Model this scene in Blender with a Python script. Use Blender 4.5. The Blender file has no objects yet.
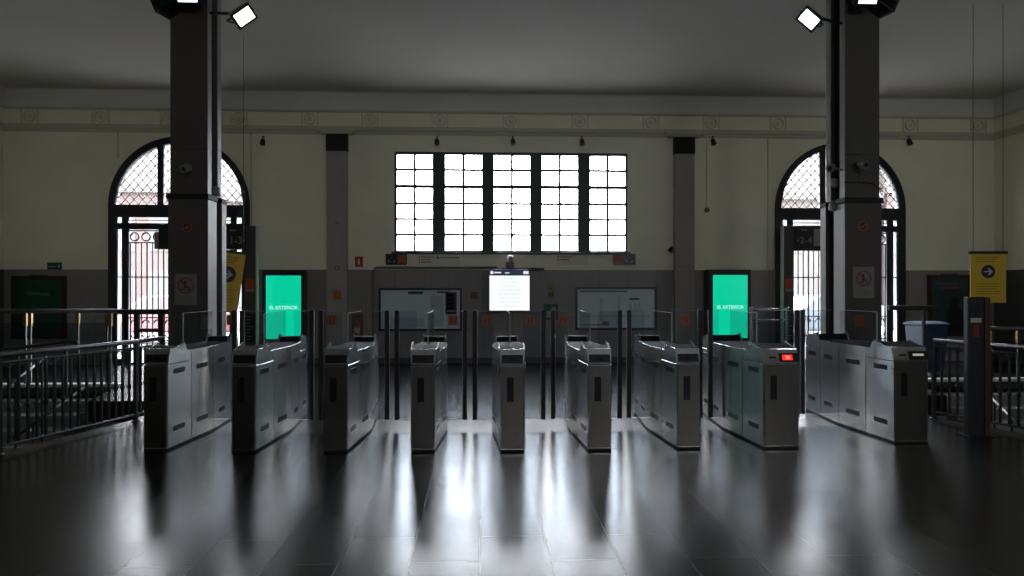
import bpy, bmesh, math
from mathutils import Vector, Matrix
SC = bpy.context.scene
COL = SC.collection
PI = math.pi
TH = math.radians(2.4); CT, ST = math.cos(TH), math.sin(TH)
EYE = 1.6; F = 683.0
C0 = 0.65            # centre line of the hall
YW = 14.6            # inner face of the back wall
HALF = 10.6          # half width of the hall
CEIL = 5.72

def P(px, py, Y):
    xc = (px - 512) / F
    t = Y / (CT - xc * ST)
    return (t * (xc * CT + ST), Y, EYE - t * (py - 288) / F)

def R(x0, y0, x1, y1, Y):
    a = P(x0, y0, Y); b = P(x1, y1, Y); m0 = P((x0+x1)/2, y0, Y)[2]; m1 = P((x0+x1)/2, y1, Y)[2]
    return a[0], b[0], m1, m0          # x0, x1, z0, z1

# ------------------------------------------------------------------ materials
MATS = {}
def mat(name, col, rough=0.5, metal=0.0, emit=None, estr=1.0, spec=0.5, noise=0.0, nscale=6.0, stretch=(1,1,1), bump=0.0, rvar=0.0):
    if name in MATS: return MATS[name]
    m = bpy.data.materials.new(name); m.use_nodes = True
    nt = m.node_tree; b = nt.nodes['Principled BSDF']
    b.inputs['Base Color'].default_value = (*col, 1)
    b.inputs['Roughness'].default_value = rough
    b.inputs['Metallic'].default_value = metal
    b.inputs['Specular IOR Level'].default_value = spec
    if emit:
        b.inputs['Emission Color'].default_value = (*emit, 1)
        b.inputs['Emission Strength'].default_value = estr
    if noise or bump or rvar:
        tc = nt.nodes.new('ShaderNodeTexCoord'); mp = nt.nodes.new('ShaderNodeMapping')
        mp.inputs['Scale'].default_value = stretch
        nz = nt.nodes.new('ShaderNodeTexNoise'); nz.inputs['Scale'].default_value = nscale; nz.inputs['Detail'].default_value = 5
        nt.links.new(tc.outputs['Object'], mp.inputs['Vector']); nt.links.new(mp.outputs['Vector'], nz.inputs['Vector'])
        if noise:
            mx = nt.nodes.new('ShaderNodeMix'); mx.data_type = 'RGBA'
            mx.inputs['A'].default_value = (*[c*(1-noise) for c in col], 1)
            mx.inputs['B'].default_value = (*[min(1, c*(1+noise)) for c in col], 1)
            nt.links.new(nz.outputs['Fac'], mx.inputs['Factor']); nt.links.new(mx.outputs['Result'], b.inputs['Base Color'])
        if rvar:
            mr = nt.nodes.new('ShaderNodeMapRange')
            mr.inputs['To Min'].default_value = max(0.02, rough-rvar); mr.inputs['To Max'].default_value = rough+rvar
            nt.links.new(nz.outputs['Fac'], mr.inputs['Value']); nt.links.new(mr.outputs['Result'], b.inputs['Roughness'])
        if bump:
            bp = nt.nodes.new('ShaderNodeBump'); bp.inputs['Strength'].default_value = bump; bp.inputs['Distance'].default_value = 0.01
            nt.links.new(nz.outputs['Fac'], bp.inputs['Height']); nt.links.new(bp.outputs['Normal'], b.inputs['Normal'])
    MATS[name] = m
    return m

def glass(name, tint, gloss=0.04, rough=0.02):
    m = bpy.data.materials.new(name); m.use_nodes = True; nt = m.node_tree
    nt.nodes.clear()
    o = nt.nodes.new('ShaderNodeOutputMaterial'); t = nt.nodes.new('ShaderNodeBsdfTransparent'); g = nt.nodes.new('ShaderNodeBsdfGlossy')
    t.inputs['Color'].default_value = (*tint, 1); g.inputs['Roughness'].default_value = rough
    fr = nt.nodes.new('ShaderNodeFresnel'); fr.inputs['IOR'].default_value = 1.45
    mx = nt.nodes.new('ShaderNodeMixShader')
    ge = nt.nodes.new('ShaderNodeNewGeometry'); iv = nt.nodes.new('ShaderNodeMath'); iv.operation = 'SUBTRACT'; iv.inputs[0].default_value = 1.0
    ml = nt.nodes.new('ShaderNodeMath'); ml.operation = 'MULTIPLY'
    nt.links.new(ge.outputs['Backfacing'], iv.inputs[1]); nt.links.new(iv.outputs[0], ml.inputs[0]); nt.links.new(fr.outputs[0], ml.inputs[1])
    nt.links.new(ml.outputs[0], mx.inputs[0]); nt.links.new(t.outputs[0], mx.inputs[1]); nt.links.new(g.outputs[0], mx.inputs[2])
    nt.links.new(mx.outputs[0], o.inputs['Surface'])
    MATS[name] = m
    return m

M_plaster = mat('cream_plaster', (0.82,0.80,0.63), 0.85, noise=0.10, nscale=1.3)
M_ceil = mat('ceiling_paint', (0.52,0.50,0.465), 0.9, noise=0.12, nscale=0.5)
M_cove = mat('cove_paint', (0.66,0.645,0.60), 0.9, noise=0.10, nscale=0.9)
M_side = mat('side_plaster', (0.82,0.80,0.63), 0.85, noise=0.10, nscale=1.3)
M_mould = mat('moulding_plaster', (0.56,0.545,0.43), 0.8)
M_iron = mat('black_iron', (0.012,0.012,0.013), 0.5)
M_frame = mat('black_frame', (0.010,0.010,0.014), 0.55)
M_cwframe = mat('window_frame_paint', (0.018,0.02,0.03), 0.45)
M_alum = mat('muntin_metal', (0.10,0.10,0.11), 0.5)
M_steel = mat('brushed_steel', (0.86,0.86,0.86), 0.23, 1.0, noise=0.08, nscale=5, stretch=(2,2,0.35), rvar=0.03)
M_rail2 = mat('dark_rail', (0.07,0.07,0.075), 0.5)
M_worn = mat('worn_steel_rail', (0.12,0.12,0.125), 0.35, 1.0)
M_steeld = mat('dull_steel', (0.70,0.69,0.67), 0.25, 1.0, noise=0.08, nscale=5, stretch=(2,2,0.4), rvar=0.03)
M_fshade = mat('shaded_front_steel', (0.25,0.232,0.215), 0.3, 1.0, noise=0.12, nscale=5, stretch=(4,4,0.4))  # gate steel darkened, the shade of the fronts put into the colour
M_toppl = mat('top_plate_grey', (0.025,0.025,0.027), 0.8, spec=0.08)
M_core = mat('seam_black', (0.006,0.006,0.006), 0.7)
M_blackp = mat('black_plastic', (0.010,0.010,0.012), 0.3)
M_rubber = mat('black_rubber', (0.010,0.010,0.011), 0.55)
M_chrome = mat('polished_rail', (0.55,0.55,0.57), 0.22, 1.0)
M_brass = mat('brass', (0.22,0.14,0.05), 0.35, 1.0)
M_colm = mat('column_panel', (0.085,0.075,0.066), 0.55, noise=0.15, nscale=2.0)
M_cole = mat('column_edge', (0.24,0.235,0.23), 0.5, noise=0.1, nscale=3)
M_sticker = mat('sticker_orange', (0.36,0.095,0.02), 0.5)
M_orange = mat('orange_vinyl', (0.42,0.085,0.02), 0.5)
M_white = mat('white_paint', (0.62,0.62,0.60), 0.5)
M_signw = mat('sign_white', (0.24,0.23,0.215), 0.5)
M_red = mat('red_paint', (0.45,0.02,0.02), 0.45)
M_redm = mat('prohibition_red', (0.30,0.035,0.03), 0.5)
M_yellow = mat('yellow_vinyl', (0.75,0.50,0.03), 0.5)
M_green = mat('green_sign', (0.008,0.07,0.035), 0.5)
M_lime = mat('lime_sign', (0.16,0.19,0.06), 0.5)
M_blue = mat('blue_plastic', (0.005,0.024,0.07), 0.7)
M_map = mat('map_print', (0.74,0.80,0.80), 0.35, noise=0.08, nscale=5)
M_mapz = mat('map_zone', (0.52,0.60,0.58), 0.4)
M_grey = mat('grey_plastic', (0.16,0.16,0.16), 0.5)
M_dgrey = mat('dark_grey_panel', (0.05,0.05,0.052), 0.5)
M_lgrey = mat('light_grey_panel', (0.28,0.28,0.28), 0.5)
M_pilas = mat('pilaster_stone', (0.34,0.315,0.30), 0.55, noise=0.12, nscale=2)
M_dark = mat('well_stone', (0.20,0.20,0.205), 0.7, noise=0.15, nscale=2)
M_curb = mat('pale_curb', (0.50,0.50,0.50), 0.35)
M_gscreen = mat('green_screen', (0,0,0), 0.25, emit=(0.0,0.60,0.34), estr=1.0)
M_gtext = mat('screen_letters', (0,0,0), 0.4, emit=(0.35,0.92,0.78), estr=1.0)
M_wscreen = mat('white_screen', (0,0,0), 0.25, emit=(0.95,1.0,1.0), estr=1.02)
M_wtext = mat('screen_grey_letters', (0,0,0), 0.4, emit=(0.76,0.86,0.86), estr=1.0)
M_navy = mat('screen_header', (0.0,0.0,0.0), 0.3, emit=(0.008,0.012,0.04), estr=1.0)
M_redled = mat('red_led', (0.02,0,0), 0.3, emit=(1.0,0.03,0.03), estr=1.1)
M_redhot = mat('red_led_glyph', (0.02,0,0), 0.3, emit=(1.0,0.16,0.12), estr=1.3)
M_paleled = mat('pale_led', (0.02,0.02,0.02), 0.3, emit=(0.45,0.43,0.36), estr=0.8)
M_flood = mat('flood_lens_cool', (0.8,0.8,0.8), 0.3, emit=(0.80,0.97,1.0), estr=4.0)
M_floodw = mat('flood_lens_warm', (0.8,0.8,0.8), 0.3, emit=(1.0,0.95,0.70), estr=4.0)
M_gedge = mat('glass_edge', (0.42,0.48,0.50), 0.6, spec=0.2)
G_gate = glass('gate_glass', (0.88,0.91,0.94))
G_win = glass('window_glass', (0.95,0.96,0.97))
G_rail = glass('balustrade_glass', (0.72,0.80,0.80))

def tiles_mat():
    m = bpy.data.materials.new('polished_granite_tiles'); m.use_nodes = True
    nt = m.node_tree; b = nt.nodes['Principled BSDF']; N = nt.nodes.new; L = nt.links.new
    tc = N('ShaderNodeTexCoord'); mp = N('ShaderNodeMapping'); mp.inputs['Rotation'].default_value = (0,0,PI/2); mp.inputs['Location'].default_value = (0,0.02,0)
    L(tc.outputs['Object'], mp.inputs['Vector'])
    br = N('ShaderNodeTexBrick'); br.offset = 0.5
    br.inputs['Scale'].default_value = 1.0; br.inputs['Brick Width'].default_value = 0.80; br.inputs['Row Height'].default_value = 0.41
    br.inputs['Mortar Size'].default_value = 0.0045; br.inputs['Mortar Smooth'].default_value = 0.0; br.inputs['Bias'].default_value = 0.0
    br.inputs['Color1'].default_value = (0,0,0,1); br.inputs['Color2'].default_value = (1,1,1,1); br.inputs['Mortar'].default_value = (0.5,0.5,0.5,1)
    L(mp.outputs['Vector'], br.inputs['Vector'])
    nz = N('ShaderNodeTexNoise'); nz.inputs['Scale'].default_value = 60; nz.inputs['Detail'].default_value = 4; L(tc.outputs['Object'], nz.inputs['Vector'])
    nb = N('ShaderNodeTexNoise'); nb.inputs['Scale'].default_value = 1.4; nb.inputs['Detail'].default_value = 4; L(tc.outputs['Object'], nb.inputs['Vector'])
    mx = N('ShaderNodeMix'); mx.data_type = 'RGBA'; mx.inputs['A'].default_value = (0.0022,0.0025,0.0032,1); mx.inputs['B'].default_value = (0.006,0.0066,0.008,1)
    L(nz.outputs['Fac'], mx.inputs['Factor'])
    mm = N('ShaderNodeMix'); mm.data_type = 'RGBA'; mm.inputs['B'].default_value = (0.06,0.06,0.06,1)
    L(br.outputs['Fac'], mm.inputs['Factor']); L(mx.outputs['Result'], mm.inputs['A']); L(mm.outputs['Result'], b.inputs['Base Color'])
    r1 = N('ShaderNodeMapRange'); r1.inputs['To Min'].default_value = 0.225; r1.inputs['To Max'].default_value = 0.255; L(br.outputs['Color'], r1.inputs['Value'])
    r2 = N('ShaderNodeMapRange'); r2.inputs['From Min'].default_value = 0.3; r2.inputs['From Max'].default_value = 0.7; r2.inputs['To Min'].default_value = -0.012; r2.inputs['To Max'].default_value = 0.018; L(nb.outputs['Fac'], r2.inputs['Value'])
    ad = N('ShaderNodeMath'); ad.operation = 'ADD'; L(r1.outputs['Result'], ad.inputs[0]); L(r2.outputs['Result'], ad.inputs[1])
    L(ad.outputs[0], b.inputs['Roughness'])
    # tiles laid very slightly out of level
    bp = N('ShaderNodeBump'); bp.inputs['Strength'].default_value = 0.15; bp.inputs['Distance'].default_value = 0.002; bp.invert = True
    L(br.outputs['Fac'], bp.inputs['Height']); L(bp.outputs['Normal'], b.inputs['Normal'])
    b.inputs['IOR'].default_value = 1.38
    return m
M_floor = tiles_mat()

def dado_mat():
    m = bpy.data.materials.new('grey_stone_slabs'); m.use_nodes = True
    nt = m.node_tree; b = nt.nodes['Principled BSDF']; N = nt.nodes.new; L = nt.links.new
    tc = N('ShaderNodeTexCoord'); mp = N('ShaderNodeMapping'); mp.inputs['Rotation'].default_value = (PI/2,0,0)
    L(tc.outputs['Object'], mp.inputs['Vector'])
    sx = N('ShaderNodeSeparateXYZ'); L(tc.outputs['Object'], sx.inputs[0]); cb = N('ShaderNodeCombineXYZ'); L(sx.outputs['X'], cb.inputs['X']); L(sx.outputs['Z'], cb.inputs['Y'])
    br = N('ShaderNodeTexBrick'); br.offset = 0.0; br.inputs['Scale'].default_value = 1; br.inputs['Brick Width'].default_value = 0.62; br.inputs['Row Height'].default_value = 0.99
    br.inputs['Mortar Size'].default_value = 0.004
    br.inputs['Color1'].default_value = (0.22,0.205,0.20,1); br.inputs['Color2'].default_value = (0.27,0.24,0.228,1); br.inputs['Mortar'].default_value = (0.11,0.105,0.10,1)
    L(cb.outputs[0], br.inputs['Vector']); L(br.outputs['Color'], b.inputs['Base Color']); b.inputs['Roughness'].default_value = 0.45
    return m
M_dado = dado_mat()

def facade_mat(name, c1, c2):
    m = bpy.data.materials.new(name); m.use_nodes = True
    nt = m.node_tree; b = nt.nodes['Principled BSDF']; N = nt.nodes.new; L = nt.links.new
    tc = N('ShaderNodeTexCoord'); sx = N('ShaderNodeSeparateXYZ'); L(tc.outputs['Object'], sx.inputs[0]); cb = N('ShaderNodeCombineXYZ'); L(sx.outputs['X'], cb.inputs['X']); L(sx.outputs['Z'], cb.inputs['Y'])
    br = N('ShaderNodeTexBrick'); br.inputs['Scale'].default_value = 2.2; br.inputs['Color1'].default_value = (*c1,1); br.inputs['Color2'].default_value = (*c2,1); br.inputs['Mortar'].default_value = (0.06,0.055,0.052,1); br.inputs['Mortar Size'].default_value = 0.012
    L(cb.outputs[0], br.inputs['Vector']); L(br.outputs['Color'], b.inputs['Base Color']); b.inputs['Roughness'].default_value = 0.9
    return m
M_brick = facade_mat('rose_brick', (0.048,0.030,0.027), (0.040,0.026,0.024))
M_ochre = facade_mat('pale_stone_facade', (0.050,0.041,0.037), (0.043,0.036,0.032))

# ------------------------------------------------------------------ mesh helpers
def box(bm, x0, x1, y0, y1, z0, z1):
    vs = [bm.verts.new((x, y, z)) for z in (z0, z1) for y in (y0, y1) for x in (x0, x1)]
    for f in ((0,2,3,1),(4,5,7,6),(0,1,5,4),(2,6,7,3),(0,4,6,2),(1,3,7,5)):
        bm.faces.new([vs[i] for i in f])
    return vs

def obox(bm, c, half, mtx):
    """box of half-sizes turned by a 3x3 matrix about its centre"""
    vs = box(bm, -half[0], half[0], -half[1], half[1], -half[2], half[2])
    for v in vs: v.co = mtx @ v.co + Vector(c)
    return vs

def tube(bm, pts, r, n=8, cap=True, r_end=None):
    pts = [Vector(p) for p in pts]
    rings = []
    for i, p in enumerate(pts):
        if i == 0: d = pts[1]-p
        elif i == len(pts)-1: d = p-pts[i-1]
        else: d = (pts[i+1]-p).normalized() + (p-pts[i-1]).normalized()
        d.normalize()
        up = Vector((0,0,1)) if abs(d.z) < 0.95 else Vector((1,0,0))
        a = d.cross(up).normalized(); b = d.cross(a).normalized()
        rr = r if r_end is None else r + (r_end-r)*i/(len(pts)-1)
        rings.append([bm.verts.new(p + a*rr*math.cos(2*PI*k/n) + b*rr*math.sin(2*PI*k/n)) for k in range(n)])
    for i in range(len(rings)-1):
        for k in range(n):
            bm.faces.new((rings[i][k], rings[i][(k+1)%n], rings[i+1][(k+1)%n], rings[i+1][k]))
    if cap:
        bm.faces.new(rings[0][::-1]); bm.faces.new(rings[-1])

def lathe(bm, prof, c, axis='z', n=20, mtx=None):
    """prof: list of (radius, height)"""
    rings = []
    for r, h in prof:
        ring = []
        for k in range(n):
            a = 2*PI*k/n
            v = Vector((r*math.cos(a), r*math.sin(a), h))
            if axis == 'y': v = Vector((r*math.cos(a), h, r*math.sin(a)))
            if mtx: v = mtx @ v
            ring.append(bm.verts.new(v + Vector(c)))
        rings.append(ring)
    for i in range(len(rings)-1):
        for k in range(n):
            bm.faces.new((rings[i][k], rings[i][(k+1)%n], rings[i+1][(k+1)%n], rings[i+1][k]))
    bm.faces.new(rings[0][::-1]); bm.faces.new(rings[-1])

def prism(bm, pts, z0, z1):
    """plan polygon (x, y) extruded in z"""
    a = [bm.verts.new((x, y, z0)) for x, y in pts]; b = [bm.verts.new((x, y, z1)) for x, y in pts]
    n = len(pts)
    bm.faces.new(a[::-1]); bm.faces.new(b)
    for i in range(n): bm.faces.new((a[i], a[(i+1)%n], b[(i+1)%n], b[i]))

def vprism(bm, pts, y0, y1):
    """elevation polygon (x, z) extruded in y"""
    a = [bm.verts.new((x, y0, z)) for x, z in pts]; b = [bm.verts.new((x, y1, z)) for x, z in pts]
    n = len(pts)
    bm.faces.new(a); bm.faces.new(b[::-1])
    for i in range(n): bm.faces.new((a[(i+1)%n], a[i], b[i], b[(i+1)%n]))

def yzprism(bm, pts, x0, x1):
    a = [bm.verts.new((x0, y, z)) for y, z in pts]; b = [bm.verts.new((x1, y, z)) for y, z in pts]
    n = len(pts)
    bm.faces.new(a); bm.faces.new(b[::-1])
    for i in range(n): bm.faces.new((a[(i+1)%n], a[i], b[i], b[(i+1)%n]))

def link(o):
    COL.objects.link(o); return o

def obj(name, bm, m, parent=None, bevel=0.0, smooth=False):
    bmesh.ops.recalc_face_normals(bm, faces=bm.faces[:])
    me = bpy.data.meshes.new(name); bm.to_mesh(me); bm.free()
    me.materials.append(m)
    if smooth:
        for p in me.polygons: p.use_smooth = True
    o = link(bpy.data.objects.new(name, me))
    if parent: attach(o, parent)
    if bevel:
        md = o.modifiers.new('bevel', 'BEVEL'); md.width = bevel; md.segments = 2; md.limit_method = 'ANGLE'; md.angle_limit = math.radians(40)
        md.harden_normals = False
    return o

def world_loc(o):
    return (world_loc(o.parent) if o.parent else Vector((0,0,0))) + (Vector(o.location) if True else 0)

def attach(o, parent):
    """geometry is written in world coordinates; keep it there under a parent that is only translated"""
    o.parent = parent
    o.matrix_parent_inverse = Matrix.Identity(4)
    off = parent_off(parent)
    if off.length > 0 and o.type == 'MESH':
        o.data.transform(Matrix.Translation(-off))

def parent_off(o):
    v = Vector((0,0,0))
    while o:
        v += Vector(o.location); o = o.parent
    return v

def tag(o, label, cat, group=None, kind=None):
    if label: o['label'] = label
    if cat: o['category'] = cat
    if group: o['group'] = group
    if kind: o['kind'] = kind
    return o

def empty(name, loc, label=None, cat=None, group=None, kind=None):
    o = link(bpy.data.objects.new(name, None)); o.location = loc; o.empty_display_size = 0.1
    return tag(o, label, cat, group, kind)

def nb(): return bmesh.new()
def one(fn, *a, **k):
    bm = bmesh.new(); fn(bm, *a, **k); return bm
def B(x0,x1,y0,y1,z0,z1): return one(box, x0,x1,y0,y1,z0,z1)

def struct(o, kind='structure'):
    o['kind'] = kind; return o

def cutout(name, loops, depth, m, parent=None, plane='xz', at=0.0):
    """outline loops[0] with holes loops[1:], extruded to a solid. plane xz: from y=at to at+depth; xy: from z=at-depth to at"""
    cu = bpy.data.curves.new(name+'_c', 'CURVE'); cu.dimensions = '2D'; cu.fill_mode = 'BOTH'; cu.extrude = depth/2
    for lp in loops:
        s = cu.splines.new('POLY'); s.points.add(len(lp)-1); s.use_cyclic_u = True
        for i, (u, v) in enumerate(lp): s.points[i].co = (u, v, 0, 1)
    tmp = link(bpy.data.objects.new(name+'_t', cu))
    bpy.context.view_layer.update()
    dg = bpy.context.evaluated_depsgraph_get()
    me = bpy.data.meshes.new_from_object(tmp.evaluated_get(dg))
    bpy.data.objects.remove(tmp); bpy.data.curves.remove(cu)
    me.name = name
    if plane == 'xz':
        me.transform(Matrix.Translation((0, at+depth/2, 0)) @ Matrix.Rotation(PI/2, 4, 'X'))
    else:
        me.transform(Matrix.Translation((0, 0, at-depth/2)))
    bm = bmesh.new(); bm.from_mesh(me); bmesh.ops.remove_doubles(bm, verts=bm.verts[:], dist=1e-5); bmesh.ops.recalc_face_normals(bm, faces=bm.faces[:]); bm.to_mesh(me); bm.free()
    me.materials.clear(); me.materials.append(m)
    o = link(bpy.data.objects.new(name, me))
    if parent: attach(o, parent)
    return o

def text(name, s, x, y, z, size, m, parent, rotz=0.0, depth=0.002, align='CENTER', bold=0.0, sx=1.0):
    cu = bpy.data.curves.new('txt', 'FONT'); cu.body = s; cu.size = size; cu.extrude = depth; cu.align_x = align; cu.align_y = 'CENTER'; cu.offset = bold
    tmp = link(bpy.data.objects.new('txt_t', cu)); bpy.context.view_layer.update()
    me = bpy.data.meshes.new_from_object(tmp.evaluated_get(bpy.context.evaluated_depsgraph_get()))
    bpy.data.objects.remove(tmp); bpy.data.curves.remove(cu)
    me.name = name
    me.transform(Matrix.Translation((x,y,z)) @ Matrix.Rotation(rotz,4,'Z') @ Matrix.Rotation(PI/2,4,'X') @ Matrix.Diagonal((sx,1,1,1)))
    me.materials.clear(); me.materials.append(m)
    o = link(bpy.data.objects.new(name, me)); attach(o, parent)
    return o

def ring_xz(bm, cx, cz, r0, r1, y0, y1, n=28, a0=0.0, a1=2*PI):
    full = abs(a1-a0-2*PI) < 1e-6
    k = n if full else n+1
    q = []
    for i in range(k):
        a = a0+(a1-a0)*i/n
        q.append([bm.verts.new((cx+r*math.cos(a), y, cz+r*math.sin(a))) for r, y in ((r0,y0),(r1,y0),(r1,y1),(r0,y1))])
    for i in range(n):
        A = q[i]; D = q[(i+1)%k]
        for j in range(4): bm.faces.new((A[j], A[(j+1)%4], D[(j+1)%4], D[j]))
    if not full:
        bm.faces.new(q[0][::-1]); bm.faces.new(q[-1])

# ------------------------------------------------------------------ room shell
XL, XR = C0-HALF, C0+HALF
YF = -8.0
ARC, ZS, AR = (-6.36, 7.78), 3.32, 1.45
def arch_loop(cx, r=AR, zb=0.0, n=36):
    return [(cx-r, zb), (cx+r, zb)] + [(cx+r*math.cos(PI*i/n), ZS+r*math.sin(PI*i/n)) for i in range(n+1)]
def rect(x0,x1,z0,z1): return [(x0,z0),(x1,z0),(x1,z1),(x0,z1)]
WX0, WX1, WZ0, WZ1 = R(394, 152, 628, 252, YW)
win_loop = rect(WX0,WX1,WZ0,WZ1)
TW = 0.35
struct(cutout('wall_back', [rect(XL-TW,XR+TW,0,CEIL+0.3), arch_loop(ARC[0]), arch_loop(ARC[1]), win_loop], TW, M_plaster, at=YW))
struct(obj('wall_left', B(XL-TW,XL,YF,YW,-4,CEIL+0.3), M_side))
struct(obj('wall_right', B(XR,XR+TW,YF,YW,-4,CEIL+0.3), M_side))
FILL_WIN = [rect(a, b, c, d) for a, b, c, d in ((-0.2,1.2,4.3,5.35),(3.8,5.2,4.3,5.35),(7.4,8.8,4.3,5.35))]  # unseen openings, placed to let in fill light
struct(cutout('wall_front', [rect(XL-TW,XR+TW,0,CEIL+0.3)]+FILL_WIN, TW, mat('dim_hall_brown_wall',(0.12,0.11,0.10),0.8,noise=0.1,nscale=1.0), at=YF-TW))  # unseen wall, its dark colour stands in for a dim front hall
struct(obj('ceiling', B(XL-TW,XR+TW,YF-TW,YW+TW,CEIL,CEIL+0.3), M_ceil))

# stair wells cut in the floor
def mir(pts): return [(2*C0-x, y) for x, y in pts]
HOLE_L = [(-4.24,8.95),(-4.28,8.30),(-4.74,6.75),(-5.44,4.40),(-9.6,4.40),(-9.6,11.3),(-5.9,11.3),(-5.6,9.9),(-4.3,9.9)]
HOLE_R = mir(HOLE_L)
HOLE_R = [(5.62,8.05),(6.16,6.70),(7.08,4.40),(10.9,4.40),(10.9,11.3),(7.2,11.3),(6.9,9.9),(5.62,9.9)]
struct(cutout('floor', [[(XL-TW,YF-TW),(XR+TW,YF-TW),(XR+TW,YW+TW),(XL-TW,YW+TW)], HOLE_L, HOLE_R], 0.3, M_floor, plane='xy', at=0.0))

# stair wells: lining, flight of steps, curb
for side, hole in (('left', HOLE_L), ('right', HOLE_R)):
    bm = nb()
    n = len(hole)
    cx = sum(p[0] for p in hole)/n; cy = sum(p[1] for p in hole)/n
    for i in range(n):
        (x0,y0),(x1,y1) = hole[i], hole[(i+1)%n]
        d = Vector((x1-x0,y1-y0)).normalized(); nrm = Vector((d.y,-d.x))
        if nrm.dot(Vector((x0-cx,y0-cy))) < 0: nrm = -nrm
        a = [(x0,y0),(x1,y1),(x1+nrm.x*0.1,y1+nrm.y*0.1),(x0+nrm.x*0.1,y0+nrm.y*0.1)]
        prism(bm, a, -3.6, -0.302)
    prism(bm, hole, -3.75, -3.6)
    o = obj('wall_stairwell_'+side, bm, M_dark); struct(o)
    # steps going down towards the viewer
    xs = (-9.55,-6.2) if side == 'left' else (7.6,10.85)
    bm = nb()
    for k in range(18):
        y1 = 11.25-0.3*k
        box(bm, xs[0], xs[1], y1-0.3, y1, -3.59, -0.17*(k+1))
    struct(obj('trim_stairs_'+side, bm, M_dark))
    bm = nb()
    e, f_ = [p[0] for p in hole if p[1] == 11.3]
    box(bm, min(e,f_), max(e,f_), 11.3, 11.5, 0.0, 0.05)
    struct(obj('trim_curb_'+side, bm, M_curb, bevel=0.01))

# dado slabs on the back wall
def dado(name, x0, x1):
    o = obj(name, B(x0, x1, YW-0.03, YW, 0.0, 1.985), M_dado); struct(o)
    return o
PILX = [P(338,200,YW)[0], P(683,200,YW)[0]]
PW = 0.21
segs = [(XL, ARC[0]-AR), (ARC[0]+AR, PILX[0]-PW), (PILX[0]+PW, PILX[1]-PW), (PILX[1]+PW, ARC[1]-AR), (ARC[1]+AR, XR)]
for i, (a, b) in enumerate(segs): dado('trim_%d' % (i+1), a, b)
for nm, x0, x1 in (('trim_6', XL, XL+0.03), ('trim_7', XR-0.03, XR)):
    struct(obj(nm, B(x0,x1,YF,YW-0.03,0.0,1.985), mat('darkened_side_stone',(0.07,0.066,0.063),0.5)))  # side dado darkened in colour so the end gates reflect a dim hall
struct(obj('baseboard_back', B(ARC[0]+AR, ARC[1]-AR, YW-0.05, YW-0.03, 0.0, 0.12), M_dgrey))

# entablature: cove, frieze and string mouldings along back and side walls
def mould_profile(bm, prof, sides=True):
    """prof: list of (offset from wall, z); swept along left, back and right walls with mitred corners"""
    path = lambda o: [(XL+o, YF), (XL+o, YW-o), (XR-o, YW-o), (XR-o, YF)]
    rows = []
    for o, z in prof:
        rows.append([bm.verts.new((x, y, z)) for x, y in path(o)])
    n = len(rows)
    for i in range(n):
        a, b = rows[i], rows[(i+1)%n]
        for j in range(3): bm.faces.new((a[j], a[j+1], b[j+1], b[j]))
    bm.faces.new([r[0] for r in rows]); bm.faces.new([r[-1] for r in rows][::-1])
bm = nb()
prof = [(0.0, 5.40)] + [(0.42*(1-math.cos(PI/2*i/10)), 5.40+0.37*math.sin(PI/2*i/10)) for i in range(11)] + [(0.0, CEIL)]
prof = [(0.001,5.36),(0.05,5.36),(0.05,5.40)] + [(0.05+0.10*(1-math.cos(PI/2*i/10)), 5.40+0.319*math.sin(PI/2*i/10)) for i in range(11)] + [(0.001, CEIL-0.001)]
mould_profile(bm, prof)
struct(obj('trim_8', bm, M_cove))
bm = nb()
mould_profile(bm, [(0.001,4.85),(0.03,4.85),(0.05,4.88),(0.05,4.90),(0.09,4.93),(0.09,4.965),(0.03,4.985),(0.03,5.02),(0.001,5.02)])
struct(obj('trim_9', bm, M_mould))
bm = nb()
mould_profile(bm, [(0.001,5.315),(0.045,5.315),(0.06,5.34),(0.06,5.359),(0.001,5.359)])
fr = struct(obj('trim_10', bm, M_mould))
# rosettes in the frieze
ros_x = [P(px,123,YW)[0] for px in (30,101,169,239,310,370,440,511,580,651,711,778,845,910,978)]
for x in ros_x:
    bm = nb()
    z = 5.168
    ring_xz(bm, x, z, 0.095, 0.125, YW-0.035, YW+0.001)
    lathe(bm, [(0.06,-0.008),(0.045,-0.016),(0.001,-0.02)], (x,YW,z), axis='y', n=14)
    for s in (-1,1): box(bm, x+s*0.165-0.012, x+s*0.165+0.012, YW-0.03, YW+0.001, 5.03, 5.31)
    obj('rosette', bm, mat('rosette_plaster',(0.66,0.645,0.51),0.8), fr)
# shallow wall panel beads and a wall pipe
for i, px in enumerate((118,251)):
    x = P(px,180,YW)[0]
    if abs(x-ARC[0]) < AR+0.05 or abs(x-ARC[1]) < AR+0.05:
        zb = 4.3 if abs(x-ARC[0]) > 1.2 and abs(x-ARC[1]) > 1.2 else 4.84
    else: zb = 1.99
    if zb < 4.8: struct(obj('trim_%d' % (11+i), B(x-0.012,x+0.012,YW-0.012,YW,zb,4.85), M_mould))

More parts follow.
